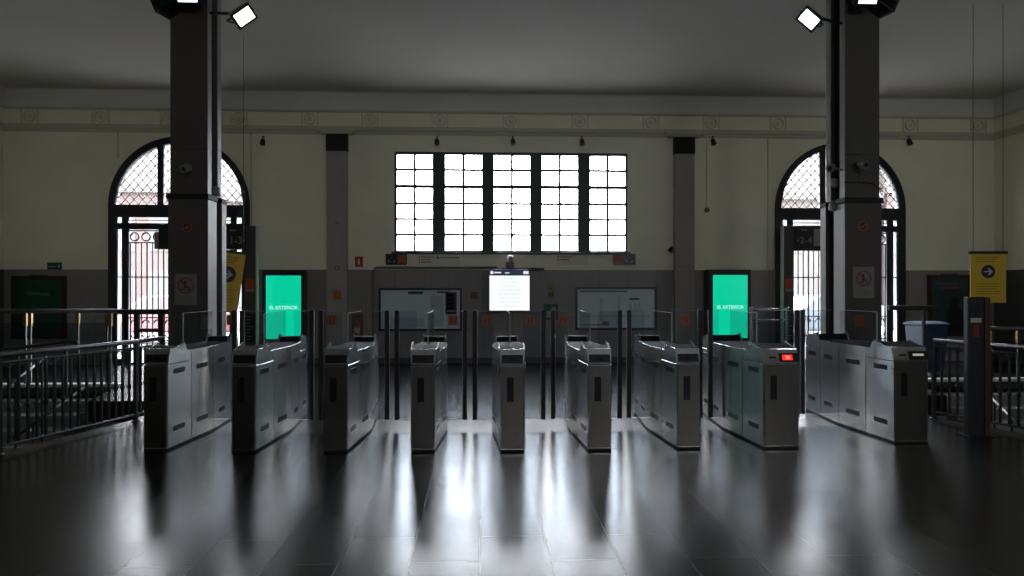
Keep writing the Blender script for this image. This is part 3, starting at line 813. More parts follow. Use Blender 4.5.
# ------------------------------------------------------------------ stair railings
def railing(path, label, zt=0.957, step=0.098, group='stair railings'):
    base = path[0]
    e = empty('stair_railing', (base[0],base[1],0), label, 'railing', group)
    off = Vector((base[0],base[1],0))
    obj('top_rail', one(tube, [(x,y,zt) for x,y in path], 0.026, n=12), M_worn, e, smooth=True)
    obj('upper_rail', one(tube, [(x,y,zt-0.075) for x,y in path], 0.014, n=6), M_iron, e)
    obj('bottom_rail', one(tube, [(x,y,0.085) for x,y in path], 0.016, n=6), M_worn, e)
    # one baluster mesh shared by all
    bm = nb()
    box(bm, -0.011,0.011,-0.011,0.011,0.085,zt-0.06)
    lathe(bm, [(0.012,0.40),(0.024,0.425),(0.024,0.445),(0.012,0.47)], (0,0,0), n=8)
    me = bpy.data.meshes.new('baluster'); bmesh.ops.recalc_face_normals(bm, faces=bm.faces[:]); bm.to_mesh(me); bm.free(); me.materials.append(M_iron)
    bm = nb()
    box(bm, -0.02,0.02,-0.02,0.02,0.0,zt-0.02); lathe(bm, [(0.045,0.0),(0.045,0.015),(0.025,0.02)], (0,0,0), n=12)
    pm = bpy.data.meshes.new('post'); bmesh.ops.recalc_face_normals(bm, faces=bm.faces[:]); bm.to_mesh(pm); bm.free(); pm.materials.append(M_iron)
    k = 0
    for (x0,y0),(x1,y1) in zip(path, path[1:]):
        L_ = math.hypot(x1-x0,y1-y0); n = max(1,round(L_/step)); rz = math.atan2(y1-y0,x1-x0)
        for i in range(n+1):
            x = x0+(x1-x0)*i/n; y = y0+(y1-y0)*i/n
            is_post = i in (0,n)
            o = link(bpy.data.objects.new('post' if is_post else 'baluster', pm if is_post else me)); o.parent = e
            o.location = Vector((x,y,0))-off; o.rotation_euler = (0,0,rz)
        # row of hoops under the top rail
        bm = nb()
        for i in range(n):
            xm = x0+(x1-x0)*(i+0.5)/n; ym = y0+(y1-y0)*(i+0.5)/n
            q = Matrix.Translation((xm,ym,0)) @ Matrix.Rotation(rz,4,'Z')
            b2 = nb(); ring_xz(b2, 0, zt-0.135, L_/n/2-0.016, L_/n/2-0.004, -0.007, 0.007, n=8, a0=0, a1=PI)
            b2.transform(q); tm = bpy.data.meshes.new('t'); b2.to_mesh(tm); b2.free(); bm.from_mesh(tm); bpy.data.meshes.remove(tm)
        obj('hoop_band', bm, M_iron, e)
    return e
railing([(-4.10,8.92),(-4.16,8.36),(-4.62,6.72),(-5.35,4.30)], 'black iron stair railing with a steel handrail left of the ticket gates')
railing([(5.50,8.12),(6.03,6.66),(6.95,4.30)], 'black iron stair railing with a steel handrail right of the ticket gates')

# dark crossbar barriers in front of the doorways
def barrier(x0, x1, Y, posts, zt, label, pr=0.032, cross=True):
    e = empty('crossbar_barrier', ((x0+x1)/2, Y, 0), label, 'barrier', 'dark barriers before the doorways')
    obj('top_bar', B(x0,x1,Y-0.04,Y+0.04,zt-0.075,zt), M_iron, e, bevel=0.01)
    for x in posts:
        obj('post', B(x-pr,x+pr,Y-pr,Y+pr,0.0,zt-0.07), M_iron, e)
    if cross: obj('crossbar', B(min(posts),max(posts),Y-0.015,Y+0.015,zt-0.33,zt-0.28), M_iron, e)
barrier(P(118,312,10.2)[0], P(178,312,10.2)[0], 10.2, [P(137,312,10.2)[0], P(162,312,10.2)[0]], 1.29, 'dark crossbar barrier standing left of the left column')
barrier(P(888,309,10.2)[0], P(937,309,10.2)[0], 10.2, [P(924,309,10.2)[0]], 1.335, 'dark top-bar barrier standing right of the right column', 0.018, False)

# glass balustrades along the far edge of the stair wells
def balustrade(x0, x1, Y, zt, posts, label):
    e = empty('glass_balustrade', ((x0+x1)/2, Y, 0.1), label, 'balustrade', 'glass balustrades')
    obj('top_rail', one(tube, [(x0,Y,zt),(x1,Y,zt)], 0.035, n=12), M_worn, e, smooth=True)
    for x in posts:
        bm = nb(); box(bm, x-0.015, x+0.015, Y-0.015, Y+0.015, 0.05, zt-0.03)
        q = obj('post', bm, M_iron, e)
        obj('brass_clamp', B(x-0.026,x+0.026,Y-0.024,Y+0.024,zt-0.24,zt-0.04), M_brass, q)
    ps = [x0]+posts+[x1]
    for a, b in zip(ps, ps[1:]):
        if b-a > 0.15: obj('glass_panel', B(a+0.03,b-0.03,Y-0.006,Y+0.006,0.14,zt-0.19), G_rail, e)
xa, xb = -9.6, P(118,311,11.4)[0]
balustrade(xa, xb, 11.4, 1.225, [P(px,311,11.4)[0] for px in (25.5,30.5,78,107,110.5)], 'glass balustrade with a steel rail at the far edge of the left stair well')
balustrade(P(988,331,11.4)[0], 10.9, 11.4, 0.90, [P(px,331,11.4)[0] for px in (992,1018)], 'low glass balustrade at the far edge of the right stair well')

e = empty('steel_barrier', (P(771,310,10.9)[0],10.9,0), 'steel and glass barrier behind the wide gate with the red display', 'barrier')
bx0, bx1 = P(751,310,10.9)[0], P(787,310,10.9)[0]
obj('top_rail', one(tube, [(bx0,10.9,1.25),(bx1-0.04,10.9,1.25)], 0.024, n=10), M_chrome, e, smooth=True)
obj('middle_rail', one(tube, [(bx0,10.9,1.08),(bx1-0.04,10.9,1.08)], 0.014, n=8), M_chrome, e, smooth=True)
for x in (bx0, bx1):
    obj('post', one(lathe, [(0.05,0.0),(0.05,0.012),(0.022,0.02),(0.022,1.22),(0.03,1.23),(0.03,1.28),(0.015,1.29)], (x,10.9,0), n=14), M_steeld, e)
obj('glass_panel', B(bx0+0.04,bx1-0.04,10.894,10.906,0.12,1.05), G_rail, e)

# sloping handrails inside the wells
def srail(pts, label, r=0.019, m=M_iron, feet=()):
    e = empty('stair_handrail', pts[0], label, 'handrail', 'handrails down in the stair wells')
    obj('rail', one(tube, pts, r, n=10), m, e, smooth=True)
    for i, (p, zb) in enumerate(feet):
        obj('post', one(tube, [p,(p[0],p[1],zb)], r*0.8, n=8), M_iron, e)
pA, pB = P(14,438,8.3), P(84,388,9.4)
srail([pA, pB], 'steel handrail sloping down the middle of the left stair well', feet=((Vector(pA).lerp(Vector(pB),0.25), -1.9),(Vector(pA).lerp(Vector(pB),0.9), -0.5)))
pA, pB = P(0,392,8.6), P(46,357,10.2)
srail([pA, pB], 'dark handrail sloping down near the outer side of the left stair well', feet=((Vector(pA).lerp(Vector(pB),0.3), -1.7),(Vector(pA).lerp(Vector(pB),0.9), -0.6)))
pA, pB, pC, pD = P(-30,354,10.9), P(66,341.5,10.9), P(76,342,10.9), P(79,347,10.9)
srail([pA,pB,pC,pD], 'low steel handrail with a bent end at the head of the left stairs', r=0.03, feet=((Vector(pA).lerp(Vector(pB),0.5), -0.2),(Vector(pB), -0.2)))
pA, pB = P(1022,428,8.0), P(992,398,9.6)
srail([pA, pB], 'steel handrail sloping down in the right stair well', feet=((Vector(pA).lerp(Vector(pB),0.3), -1.6),(Vector(pA).lerp(Vector(pB),0.9), -1.2)))
# flat-topped dark escalator newel behind the left railing
x0,x1,z0,z1 = R(-25,333,44,337,11.0)

# ------------------------------------------------------------------ help point, banners, bin
tx0, ty, _ = P(968, 330, 7.15); tx1 = P(984.5, 330, 7.15)[0]; tx2 = P(990, 330, 7.15)[0]
e = empty('help_point', ((tx0+tx2)/2, 7.185, 0), 'grey steel help point post with an orange edge at the right stair railing', 'help point')
obj('body', B(tx0,tx1,7.15,7.22,0.0,1.505), mat('dark_steel',(0.03,0.03,0.034),0.5,0.1,noise=0.2,nscale=4), e, bevel=0.008)
obj('orange_edge', B(tx1+0.001,tx2,7.14,7.23,0.0,1.50), mat('rust_orange',(0.10,0.03,0.012),0.5), e, bevel=0.006)
obj('base_plate', B(tx0-0.04,tx2+0.04,7.08,7.29,0.0,0.012), M_core, e)
a = R(970.5,318,981,322.5,7.15); obj('label_plate', B(a[0],a[1],7.144,7.15,a[2],a[3]), M_white, e)
a = R(973,325,979,337,7.15); obj('red_notice', B(a[0],a[1],7.145,7.15,a[2],a[3]), M_redm, e)
a = P(975,309,7.15)
bm = nb()
for i in range(-2,3):
    for j in range(-2,3): lathe(bm, [(0.006,0.0),(0.006,-0.003)], (a[0]+i*0.02,7.15,a[2]+j*0.02), axis='y', n=8)
obj('speaker_holes', bm, M_core, e)

def banner(px0, py0, px1, py1, Y, rotz, label, wire_px, roll=0.0):
    c = P((px0+px1)/2, (py0+py1)/2, Y)
    t = (px1-px0)/F*Y; wd = t/ max(0.3,abs(math.cos(rotz))); ht = (py1-py0)/F*Y*1.02
    e = empty('hanging_banner', (c[0], Y, c[2]-ht/2), label, 'banner', 'yellow direction banners')
    q = Matrix.Translation(Vector(c)) @ Matrix.Rotation(rotz,4,'Z') @ Matrix.Rotation(roll,4,'Y')
    def a2(nm, bm, m, par=e, bev=0):
        bm.transform(q); return obj(nm, bm, m, par, bev)
    sh = a2('sheet', B(-wd/2,wd/2,-0.006,0.006,-ht/2,ht/2), M_yellow)
    a2('top_bar', B(-wd/2-0.02,wd/2+0.02,-0.015,0.015,ht/2-0.01,ht/2+0.03), M_iron)
    r = ht*0.135
    zc = ht*0.13
    a2('dark_disc', one(lathe, [(r,-0.006),(r,-0.009)], (0,0,zc), axis='y', n=28), M_navyp, sh)
    bm = nb(); box(bm, -r*0.6, r*0.35, -0.0115, -0.009, zc-r*0.09, zc+r*0.09)
    for s in (-1,1): obox(bm, (r*0.28,-0.0102,zc+s*r*0.2), (r*0.40,0.0012,r*0.09), Matrix.Rotation(s*math.radians(45),3,'Y'))
    a2('arrow', bm, M_white, sh)
    bm = nb()
    for k in range(3):
        zz = ht*(0.42-0.045*k); box(bm, -wd*0.36, wd*(0.30-0.06*k), -0.0085, -0.006, zz-ht*0.008, zz+ht*0.008)
    a2('small_print', bm, mat('banner_print',(0.42,0.22,0.02),0.5), sh); bm = nb()
    for k in range(5):
        zz = -ht*(0.12+0.05*k); box(bm, -wd*0.36, wd*(0.34-0.05*(k%3)), -0.0085, -0.006, zz-ht*0.007, zz+ht*0.007)
    a2('small_print', bm, mat('banner_print',(0.42,0.22,0.02),0.5), sh)
    bm = nb()
    for s in (-1,1):
        wp = q @ Vector((s*wd*0.42,0,ht/2+0.02)); tube(bm, [tuple(wp),(wp.x,wp.y,CEIL-0.001)], 0.004, n=5)
    obj('wire', bm, M_iron, e)
M_navyp = mat('navy_print', (0.012,0.014,0.03), 0.5)
banner(970.5,253,1005.5,303,9.6,math.radians(-6),'yellow banner with a white arrow hanging at the right, above the help point',1001)
banner(213,253,239,311,11.2,math.radians(25),'yellow banner with a white arrow hanging behind the left column',236,roll=math.radians(8))

# wheeled bin
x0,x1,z0,z1 = R(925,320,945,340,12.2)
bx = (x0+x1)/2
e = empty('wheeled_bin', (bx,12.45,0), 'blue plastic bin behind the right stair railing', 'bin')
bm = nb()
lo = [bm.verts.new((bx+sx*0.2,12.45+sy*0.22,0.06)) for sx,sy in ((-1,-1),(1,-1),(1,1),(-1,1))]; hi = [bm.verts.new((bx+sx*0.24,12.45+sy*0.28,0.90)) for sx,sy in ((-1,-1),(1,-1),(1,1),(-1,1))]
bm.faces.new(lo[::-1]); bm.faces.new(hi)
for i in range(4): bm.faces.new((lo[i],lo[(i+1)%4],hi[(i+1)%4],hi[i]))
obj('tub', bm, M_blue, e, bevel=0.02)
bm = nb(); yzprism(bm, [(12.15,0.902),(12.15,0.94),(12.35,0.975),(12.55,0.975),(12.75,0.94),(12.75,0.902)], bx-0.26, bx+0.26)
obj('lid', bm, M_blue, e, bevel=0.01)
for s in (-1,1): obj('wheel', one(lathe, [(0.06,-0.02),(0.08,-0.015),(0.08,0.015),(0.06,0.02)], (bx+s*0.22,12.66,0.08), mtx=Matrix.Rotation(PI/2,3,'Y'), n=16), M_rubber, e)

# ------------------------------------------------------------------ screens, maps and signs at the back wall
def kiosk(px0,py0,px1,spx0,spy0,spx1,spy1,label):
    Y = 14.25
    x0,x1,_,z1 = R(px0,py0,px1,345,Y)
    e = empty('advertising_screen', ((x0+x1)/2, Y+0.1, 0), label, 'screen', 'green advertising screens')
    obj('casing', B(x0,x1,Y,Y+0.22,0.0,z1), M_blackp, e, bevel=0.012)
    obj('plinth', B(x0-0.04,x1+0.04,Y-0.04,Y+0.26,0.0,0.06), M_core, e)
    a = R(spx0,spy0,spx1,spy1,Y)
    sc = obj('screen', B(a[0],a[1],Y-0.006,Y,a[2],a[3]), M_gscreen, e); sc['label'] = 'bright green lit screen'
    zt = P(512, 307.5, Y)[2]
    text('lettering', 'EL EXTERIOR', (a[0]+a[1])/2, Y-0.008, zt, 0.098, M_gtext, sc, bold=0.0025)
kiosk(262,270,305,266,275.5,301,339,'lit green advertising screen left of the gates, beside the left arched doorway')
kiosk(708,269.5,751,713,275,747.5,338,'lit green advertising screen right of the gates, beside the right arched doorway')

# hanging information display
Y = 14.1
x0,x1,z0,z1 = R(489.5,269.5,529.5,310.5,Y)
e = empty('information_display', ((x0+x1)/2, Y+0.05, z0), 'lit white information display above the middle ticket gate', 'display')
obj('casing', B(x0-0.008,x1+0.008,Y,Y+0.10,z0-0.004,z1+0.008), M_blackp, e, bevel=0.006)
zh = P(512,275.6,Y)[2]
s1 = obj('screen', B(x0,x1,Y-0.005,Y,z0,zh), M_wscreen, e); s1['label'] = 'bright white lit screen'
s2 = obj('header', B(x0,x1,Y-0.005,Y,zh,z1), M_navy, e); s2['label'] = 'dark navy header strip'
bm = nb(); zc = (zh+z1)/2
lathe(bm, [(0.035,-0.005),(0.035,-0.008)], (x0+0.05,Y,zc), axis='y', n=16); box(bm, x0+0.10, x0+0.24, Y-0.008,Y-0.005, zc-0.014, zc+0.012); box(bm, x0+0.32, x0+0.41, Y-0.008,Y-0.005, zc-0.018, zc+0.002); box(bm, x1-0.13, x1-0.02, Y-0.008,Y-0.005, zc-0.03, zc+0.03)
obj('header_marks', bm, mat('header_white',(0,0,0),0.4,emit=(0.75,0.8,0.9)), s2)
bm = nb(); xm = (x0+x1)/2
for k, ws in enumerate(([.07,.14],[.10,.05,.16],[.12,.13],[.14,.16,.12],[.10,.14,.18],[.14,.08,.16],[.16,.04,.18],[.08,.20])):
    tot = sum(ws)+0.02*(len(ws)-1); x = xm-tot/2; zz = zh-0.055-0.082*k
    for wd in ws: box(bm, x, x+wd, Y-0.007, Y-0.005, zz-0.013, zz+0.013); x += wd+0.02
obj('text_lines', bm, M_wtext, s1)
obj('wall_bracket', B(xm-0.04,xm+0.04,Y+0.10,YW-0.031,z1-0.25,z1-0.15), M_iron, e)
# dome camera over the display
x,y,z = P(510.5,258.5,14.3)
e = empty('dome_camera', (x,14.3,z), 'white dome camera on a bracket above the white display', 'camera')
obj('dome', one(lathe, [(0.01,0.075),(0.05,0.062),(0.068,0.03),(0.072,0.0),(0.055,-0.045),(0.02,-0.066),(0.001,-0.07)], (x,14.3,z), n=20), M_white, e, smooth=True)
obj('lens', one(lathe, [(0.035,-0.071),(0.03,-0.078)], (x,14.3,z), axis='y', n=16), M_blackp, e)
bm = nb(); tube(bm, [(x,14.3,z-0.06),(x,14.3,z-0.14),(x,YW,z-0.14)], 0.03, n=10); box(bm, x-0.09, x+0.09, YW-0.03, YW, z-0.22, z-0.06)
obj('bracket', bm, M_grey, e)

# conduit
pa = P(373,345,YW-0.06); pb = P(373,272,YW-0.06); pc = P(377,267.5,YW-0.06); pd = P(497,267.5,YW-0.06); pe = P(544,270.5,YW-0.06)
e = empty('conduit', (pa[0],YW-0.06,pa[2]), 'dark pipe running up the wall and along under the wide window', 'pipe')
bm = nb(); zt = pc[2]
tube(bm, [(pb[0],YW-0.06,0.13),(pb[0],YW-0.06,zt-0.08),(pb[0]+0.03,YW-0.06,zt-0.02),(pb[0]+0.09,YW-0.06,zt),(pd[0],YW-0.06,zt)], 0.026, n=10)
obj('pipe', bm, M_grey, e, smooth=True)
obj('duct', B(pd[0],pe[0],YW-0.10,YW-0.031,zt-0.075,zt-0.005), M_iron, e)
# thin conduits on the wall
for px, y0, y1, boxz, lab in ((707,140,210,True,'thin wall conduit with a small round box right of the right pilaster'),(768,112,268,False,'thin dark conduit running down the wall left of the right arched doorway'),(251,150,232,True,'thin wall conduit with a small round box right of the left arched doorway')):
    a = P(px,y0,YW-0.02); b = P(px,y1,YW-0.02)
    e = empty('wall_conduit', (b[0],YW-0.02,b[2]), lab, 'conduit', 'thin wall conduits')
    obj('tube', one(tube, [(a[0],YW-0.013,min(a[2],5.0)),(a[0],YW-0.013,b[2])], 0.012, n=8), M_mould, e)
    if boxz: obj('junction_box', one(lathe, [(0.055,0.0),(0.055,-0.04),(0.04,-0.055)], (a[0],YW,b[2]), axis='y', n=16), mat('tan_plastic',(0.22,0.15,0.09),0.5), e)

# wall maps
def wallmap(px0,py0,px1,py1,label,kind):
    Y = YW-0.09
    x0,x1,z0,z1 = R(px0,py0,px1,py1,Y)
    e = empty('wall_map', ((x0+x1)/2,Y,z0), label, 'map', 'framed wall maps')
    f = cutout('frame', [rect(x0,x1,z0,z1), rect(x0+0.045,x1-0.045,z0+0.045,z1-0.045)], 0.06, M_blackp, e, at=Y)
    s = obj('map_sheet', B(x0+0.03,x1-0.03,Y+0.03,Y+0.055,z0+0.03,z1-0.03), M_map, e)
    W = x1-x0; Hh = z1-z0
    def pr(name, m, rects):
        bm = nb()
        for a,b,c,d in rects: box(bm, x0+W*a, x0+W*b, Y+0.027, Y+0.030, z0+Hh*c, z0+Hh*d)
        obj(name, bm, m, s)
    if kind == 0:
        pr('title_bar', M_dgrey, [(0.35,0.53,0.86,0.92),(0.70,0.84,0.88,0.92)])
        pr('route_list', M_redm, [(0.64,0.665,0.55,0.60),(0.64,0.66,0.72,0.76),(0.65,0.66,0.82,0.85)]+[(0.82,0.90,0.80-0.1*k,0.86-0.1*k) for k in range(4)])
        pr('legend_panel', M_navyp, [(0.80,0.935,0.38,0.90)])
        pr('city_zone', M_mapz, [(0.62,0.78,0.10,0.82),(0.10,0.55,0.08,0.30)])
    else:
        pr('title_bar', M_dgrey, [(0.05,0.64,0.885,0.915),(0.66,0.79,0.70,0.745)])
        pr('line_map', M_mapz, [(0.08,0.92,0.30,0.34),(0.30,0.33,0.2,0.75),(0.52,0.55,0.3,0.8),(0.66,0.69,0.45,0.62),(0.72,0.75,0.45,0.62),(0.77,0.80,0.45,0.62)])
        pr('key_line', M_navyp, [(0.06,0.32,0.11,0.13)])
        pr('compass', mat('ochre_print',(0.35,0.25,0.07),0.5), [(0.33,0.41,0.10,0.20)])
    obj('cover_glass', B(x0+0.04,x1-0.04,Y+0.012,Y+0.016,z0+0.04,z1-0.04), G_win, e)
wallmap(378.5,288,462,331,'framed wall map with a dark legend strip, left of the white display',0)
wallmap(575.5,287,657,330,'framed line map with a long title, right of the white display',1)

# posters
def poster(px0,py0,px1,py1,label,kind):
    Y = YW-0.10
    x0,x1,z0,z1 = R(px0,py0,px1,py1,Y); z0 = 0.55
    e = empty('poster_frame', ((x0+x1)/2,Y,z0), label, 'poster', 'framed posters at the ends of the back wall')
    cutout('frame', [rect(x0,x1,z0,z1), rect(x0+0.07,x1-0.07,z0+0.07,z1-0.07)], 0.065, mat('oxblood_frame',(0.03,0.006,0.006),0.4), e, at=Y)
    s = obj('sheet', B(x0+0.05,x1-0.05,Y+0.03,Y+0.06,z0+0.05,z1-0.05), mat('poster_green',(0.006,0.05,0.026),0.35) if kind == 0 else mat('poster_teal',(0.018,0.042,0.046),0.35,noise=0.8,nscale=2.0), e)
    W = x1-x0; Hh = z1-z0
    bm = nb()
    if kind == 0:
        box(bm, x0+W*0.28, x0+W*0.50, Y+0.027,Y+0.03, z0+Hh*0.70, z0+Hh*0.745); box(bm, x0+W*0.52, x0+W*0.70, Y+0.027,Y+0.03, z0+Hh*0.685, z0+Hh*0.73)
        obj('headline', bm, mat('poster_mint',(0.10,0.15,0.12),0.5), s)
        bm = nb(); box(bm, x0+W*0.71, x0+W*0.78, Y+0.027,Y+0.03, z0+Hh*0.67, z0+Hh*0.77); obj('dark_mark', bm, M_core, s)
    else:
        box(bm, x0+W*0.16, x0+W*0.80, Y+0.027,Y+0.03, z0+Hh*0.84, z0+Hh*0.875)
        obj('headline', bm, mat('poster_grey',(0.06,0.07,0.07),0.5), s)
        bm = nb(); box(bm, x0+W*0.30, x0+W*0.70, Y+0.027,Y+0.03, z0+Hh*0.77, z0+Hh*0.80); obj('subtitle', bm, M_redm, s)
        bm = nb(); lathe(bm, [(0.10,0.03),(0.10,0.027)], (x0+W*0.62,Y,z0+Hh*0.56), axis='y', n=18)
        vprism(bm, [(x0+W*0.42,z0+Hh*0.06),(x0+W*0.86,z0+Hh*0.06),(x0+W*0.80,z0+Hh*0.40),(x0+W*0.68,z0+Hh*0.5),(x0+W*0.55,z0+Hh*0.5),(x0+W*0.44,z0+Hh*0.40)], Y+0.027, Y+0.03)
        obj('dark_figure', bm, M_core, s)
    bm = nb(); box(bm, (x0+x1)/2-0.18, (x0+x1)/2+0.18, Y, YW-0.035, z1, z1+0.03); obj('top_clip', bm, M_dgrey, e)
poster(11,276,65,345,'dark green poster in an oxblood frame at the left end of the back wall',0)
poster(929,275,972,345,'dark teal poster with a silhouetted figure behind the blue bin',1)

def plate(name, px0,py0,px1,py1,label,cat,m,marks=(),Y=YW,t=0.02,group=None):
    x0,x1,z0,z1 = R(px0,py0,px1,py1,Y)
    e = empty(name, ((x0+x1)/2,Y,z0), label, cat, group)
    b = obj('plate', B(x0,x1,Y-t,Y,z0,z1), m, e)
    W = x1-x0; H_ = z1-z0
    for (nm, mm, rects) in marks:
        bm = nb()
        for a,b2,c,d in rects: box(bm, x0+W*a, x0+W*b2, Y-t-0.003, Y-t, z0+H_*c, z0+H_*d)
        obj(nm, bm, mm, b)
    return e, (x0,x1,z0,z1)
DY = YW-0.031
# platform signs, black and orange
for (px0,px1,left,lab) in ((386,407,False,'black and orange direction sign under the left end of the wide window'),(613,635,True,'black and orange direction sign under the right end of the wide window')):
    e, (x0,x1,z0,z1) = plate('direction_sign', px0,254,px1,265,lab,'sign',M_blackp,group='direction signs under the wide window',t=0.06)
    W = x1-x0; ox = (x0+0.02, x0+0.02+0.17) if left else (x1-0.02-0.17, x1-0.02)
    q = obj('orange_panel', B(ox[0],ox[1],YW-0.065,YW-0.061,z0+0.03,z1-0.03), M_orange, e)
    xm = (x0+x1)/2+(0.10 if left else -0.10)
    bm = nb(); 
    box(bm, xm-0.075, xm-0.045, YW-0.064,YW-0.061, z0+0.06, z0+0.12); box(bm, xm-0.02, xm+0.02, YW-0.064,YW-0.061, z0+0.06, z0+0.075); box(bm, xm+0.045, xm+0.075, YW-0.064,YW-0.061, z0+0.05, z0+0.10); lathe(bm, [(0.014,-0.061),(0.014,-0.064)], (xm,YW,z0+0.15), axis='y', n=10)
    obj('white_marks', bm, M_lgrey, e)
# company name boards: grey lettering strips straight on the wall
for (px0,px1,n_,lab) in ((417,460,3,'pale lettering board with red lines under the left part of the window'),(556,588,2,'pale lettering board with red lines under the right part of the window')):
    e, (x0,x1,z0,z1) = plate('lettering_board', px0,255,px1,265,lab,'sign',mat('board_grey',(0.70,0.68,0.58),0.8),t=0.02,group='lettering boards under the wide window')
    bm = nb(); bm2 = nb()
    for k in range(n_):
        zz = z1-0.045-0.055*k
        lathe(bm, [(0.016,-0.02),(0.016,-0.023)], (x0+0.05,YW,zz), axis='y', n=10); box(bm, x0+0.09, x0+0.09+[0.26,0.20,0.22][k], YW-0.023,YW-0.02, zz-0.010, zz+0.010)
    obj('red_lettering', bm, M_redm, e)
    if n_ == 3:
        lathe(bm2, [(0.03,-0.02),(0.03,-0.023)], (x0+0.44,YW,z1-0.06), axis='y', n=12); box(bm2, x0+0.49, x1-0.02, YW-0.023,YW-0.02, z1-0.065, z1-0.045)
        obj('grey_lettering', bm2, M_grey, e)
    else: bm2.free()
# small safety signs
plate('extinguisher_sign',355,256.5,363,267,'small red sign with a white symbol right of the left pilaster','sign',M_red,[('symbol',M_white,[(0.38,0.62,0.22,0.68),(0.42,0.58,0.70,0.82)])],t=0.006)
plate('exit_sign',47.5,262.5,62,270.5,'small dark green exit sign above the green poster','sign',mat('exit_green',(0.01,0.07,0.035),0.5),[('symbol',M_lgrey,[(0.74,0.88,0.35,0.75),(0.12,0.60,0.42,0.56)])],t=0.012)
plate('safety_sign',547,283,555,299,'small lime green safety sign right of the white display','sign',M_lime,[('symbol',M_dgrey,[(0.22,0.78,0.12,0.42),(0.40,0.6,0.55,0.72)])],Y=DY,t=0.006)
plate('evacuation_sign',543.5,304,558,320,'dark green evacuation sign below the lime green one','sign',M_green,[('symbol',M_lgrey,[(0.2,0.5,0.15,0.55),(0.55,0.85,0.60,0.80)])],Y=DY,t=0.006)
plate('orange_notice',470.5,292,478,299,'small brownish orange notice on the wall left of the white display','notice',mat('faded_orange',(0.16,0.07,0.035),0.6),[('symbol',M_dgrey,[(0.3,0.7,0.3,0.6)])],Y=DY,t=0.005)
# fire extinguisher in a red-backed niche
x0,x1,z0,z1 = R(352,314,363,338,DY)
e = empty('fire_extinguisher', ((x0+x1)/2,DY-0.08,z0), 'red fire extinguisher on a dark red board right of the left pilaster', 'fire extinguisher')
obj('back_board', B(x0,x1,DY-0.01,DY,z0,z1), mat('dark_red_board',(0.10,0.015,0.02),0.5), e)
xm = (x0+x1)/2
obj('cylinder', one(lathe, [(0.055,z0),(0.06,z0+0.02),(0.06,z0+0.30),(0.045,z0+0.35),(0.02,z0+0.37),(0.02,z0+0.40)], (xm,DY-0.075,0), n=20), M_red, e, smooth=False)
obj('label_band', one(lathe, [(0.061,z0+0.12),(0.061,z0+0.22)], (xm,DY-0.075,0), n=20), M_white, e)
bm = nb(); box(bm, xm-0.012, xm+0.06, DY-0.09, DY-0.06, z0+0.40, z0+0.42); tube(bm, [(xm,DY-0.075,z0+0.41),(xm-0.07,DY-0.09,z0+0.39),(xm-0.075,DY-0.09,z0+0.2)], 0.01, n=6)
obj('valve_and_hose', bm, M_rubber, e)

# entrance portals with platform numbers
def portal(pxa, pxb, pxh, s, txt, tpx, lab, arrow_left):
    Y = 13.75
    x0,x1,_,z1 = R(pxa,226,pxb,300,Y)
    e = empty('portal_pillar', ((x0+x1)/2,Y+0.2,0), lab, 'portal', 'portal pillars at the doorways')
    obj('pillar', B(x0,x1,Y,Y+0.08,0,z1), M_dgrey, e, bevel=0.006)
    xe = x1+0.004 if s < 0 else x0-0.004
    obj('edge_strip', B(min(xe,xe-s*0.035),max(xe,xe-s*0.035),Y-0.006,Y+0.086,0,z1), M_white, e)
    xh = P(pxh,230,Y)[0]
    zb = P(512,249,Y)[2]
    bx0,bx1 = (xh,x0) if s < 0 else (x1,xh)
    obj('cantilever_header', B(bx0,bx1,Y+0.02,Y+0.10,zb-0.02,z1-0.01), M_frame, e)
    a,b,c,d = R(tpx[0],226,tpx[1],249,Y)
    sg = obj('number_sign', B(a,b,Y-0.03,Y+0.019,c,d), M_blackp, e)
    text('lettering', txt, (a+b)/2-0.05*(-0.9 if arrow_left is False else -0.6), Y-0.032, c+(d-c)*0.36, 0.20, M_lgrey, sg, bold=0.003)
    bm = nb()
    xx = b-0.035 if not arrow_left else a+0.06
    zz = c+(d-c)*0.36
    box(bm, xx-0.008, xx+0.008, Y-0.034, Y-0.03, zz-0.03, zz+0.03)
    lathe(bm, [(0.022,-0.03),(0.022,-0.034)], (xx,Y,zz), axis='y', n=4)
    box(bm, (a+b)/2-0.07, (a+b)/2+0.05, Y-0.034, Y-0.03, d-0.10, d-0.075)
    obj('arrow_mark', bm, M_lgrey, sg)
    if s > 0:
        a,b,c,d = R(813.5,229,824,246,Y); obj('grey_panel', B(a,b,Y-0.01,Y+0.019,c,d), M_lgrey, e)
    a = R(pxa+1 if s<0 else pxa+1, 278.5, pxb-1, 289, Y) ; nt_ = obj('orange_notice', B(a[0],a[1],Y-0.006,Y-0.001,a[2],a[3]), M_orange, e)
    obj('notice_strip', B(a[0],a[1],Y-0.006,Y-0.001,a[2]-0.05,a[2]-0.005), M_lgrey, e)
    a = R(pxa+1, 314, pxb-1, 342, Y); q = obj('timetable', B(a[0],a[1],Y-0.008,Y-0.001,a[2],a[3]), M_core, e)
    bm = nb()
    for k in range(8):
        zz = a[3]-0.05-0.065*k; box(bm, a[0]+0.02, a[1]-0.03-0.03*(k%3), Y-0.0095, Y-0.008, zz-0.009, zz+0.009)
    obj('text_lines', bm, M_grey, q)
portal(244.5,255.5,158,-1,'1-3',(222,246),'dark portal pillar with the sign 1-3 before the left arched doorway',False)
portal(784,794,850,1,'2-4',(794.5,813),'dark portal pillar with the sign 2-4 before the right arched doorway',True)
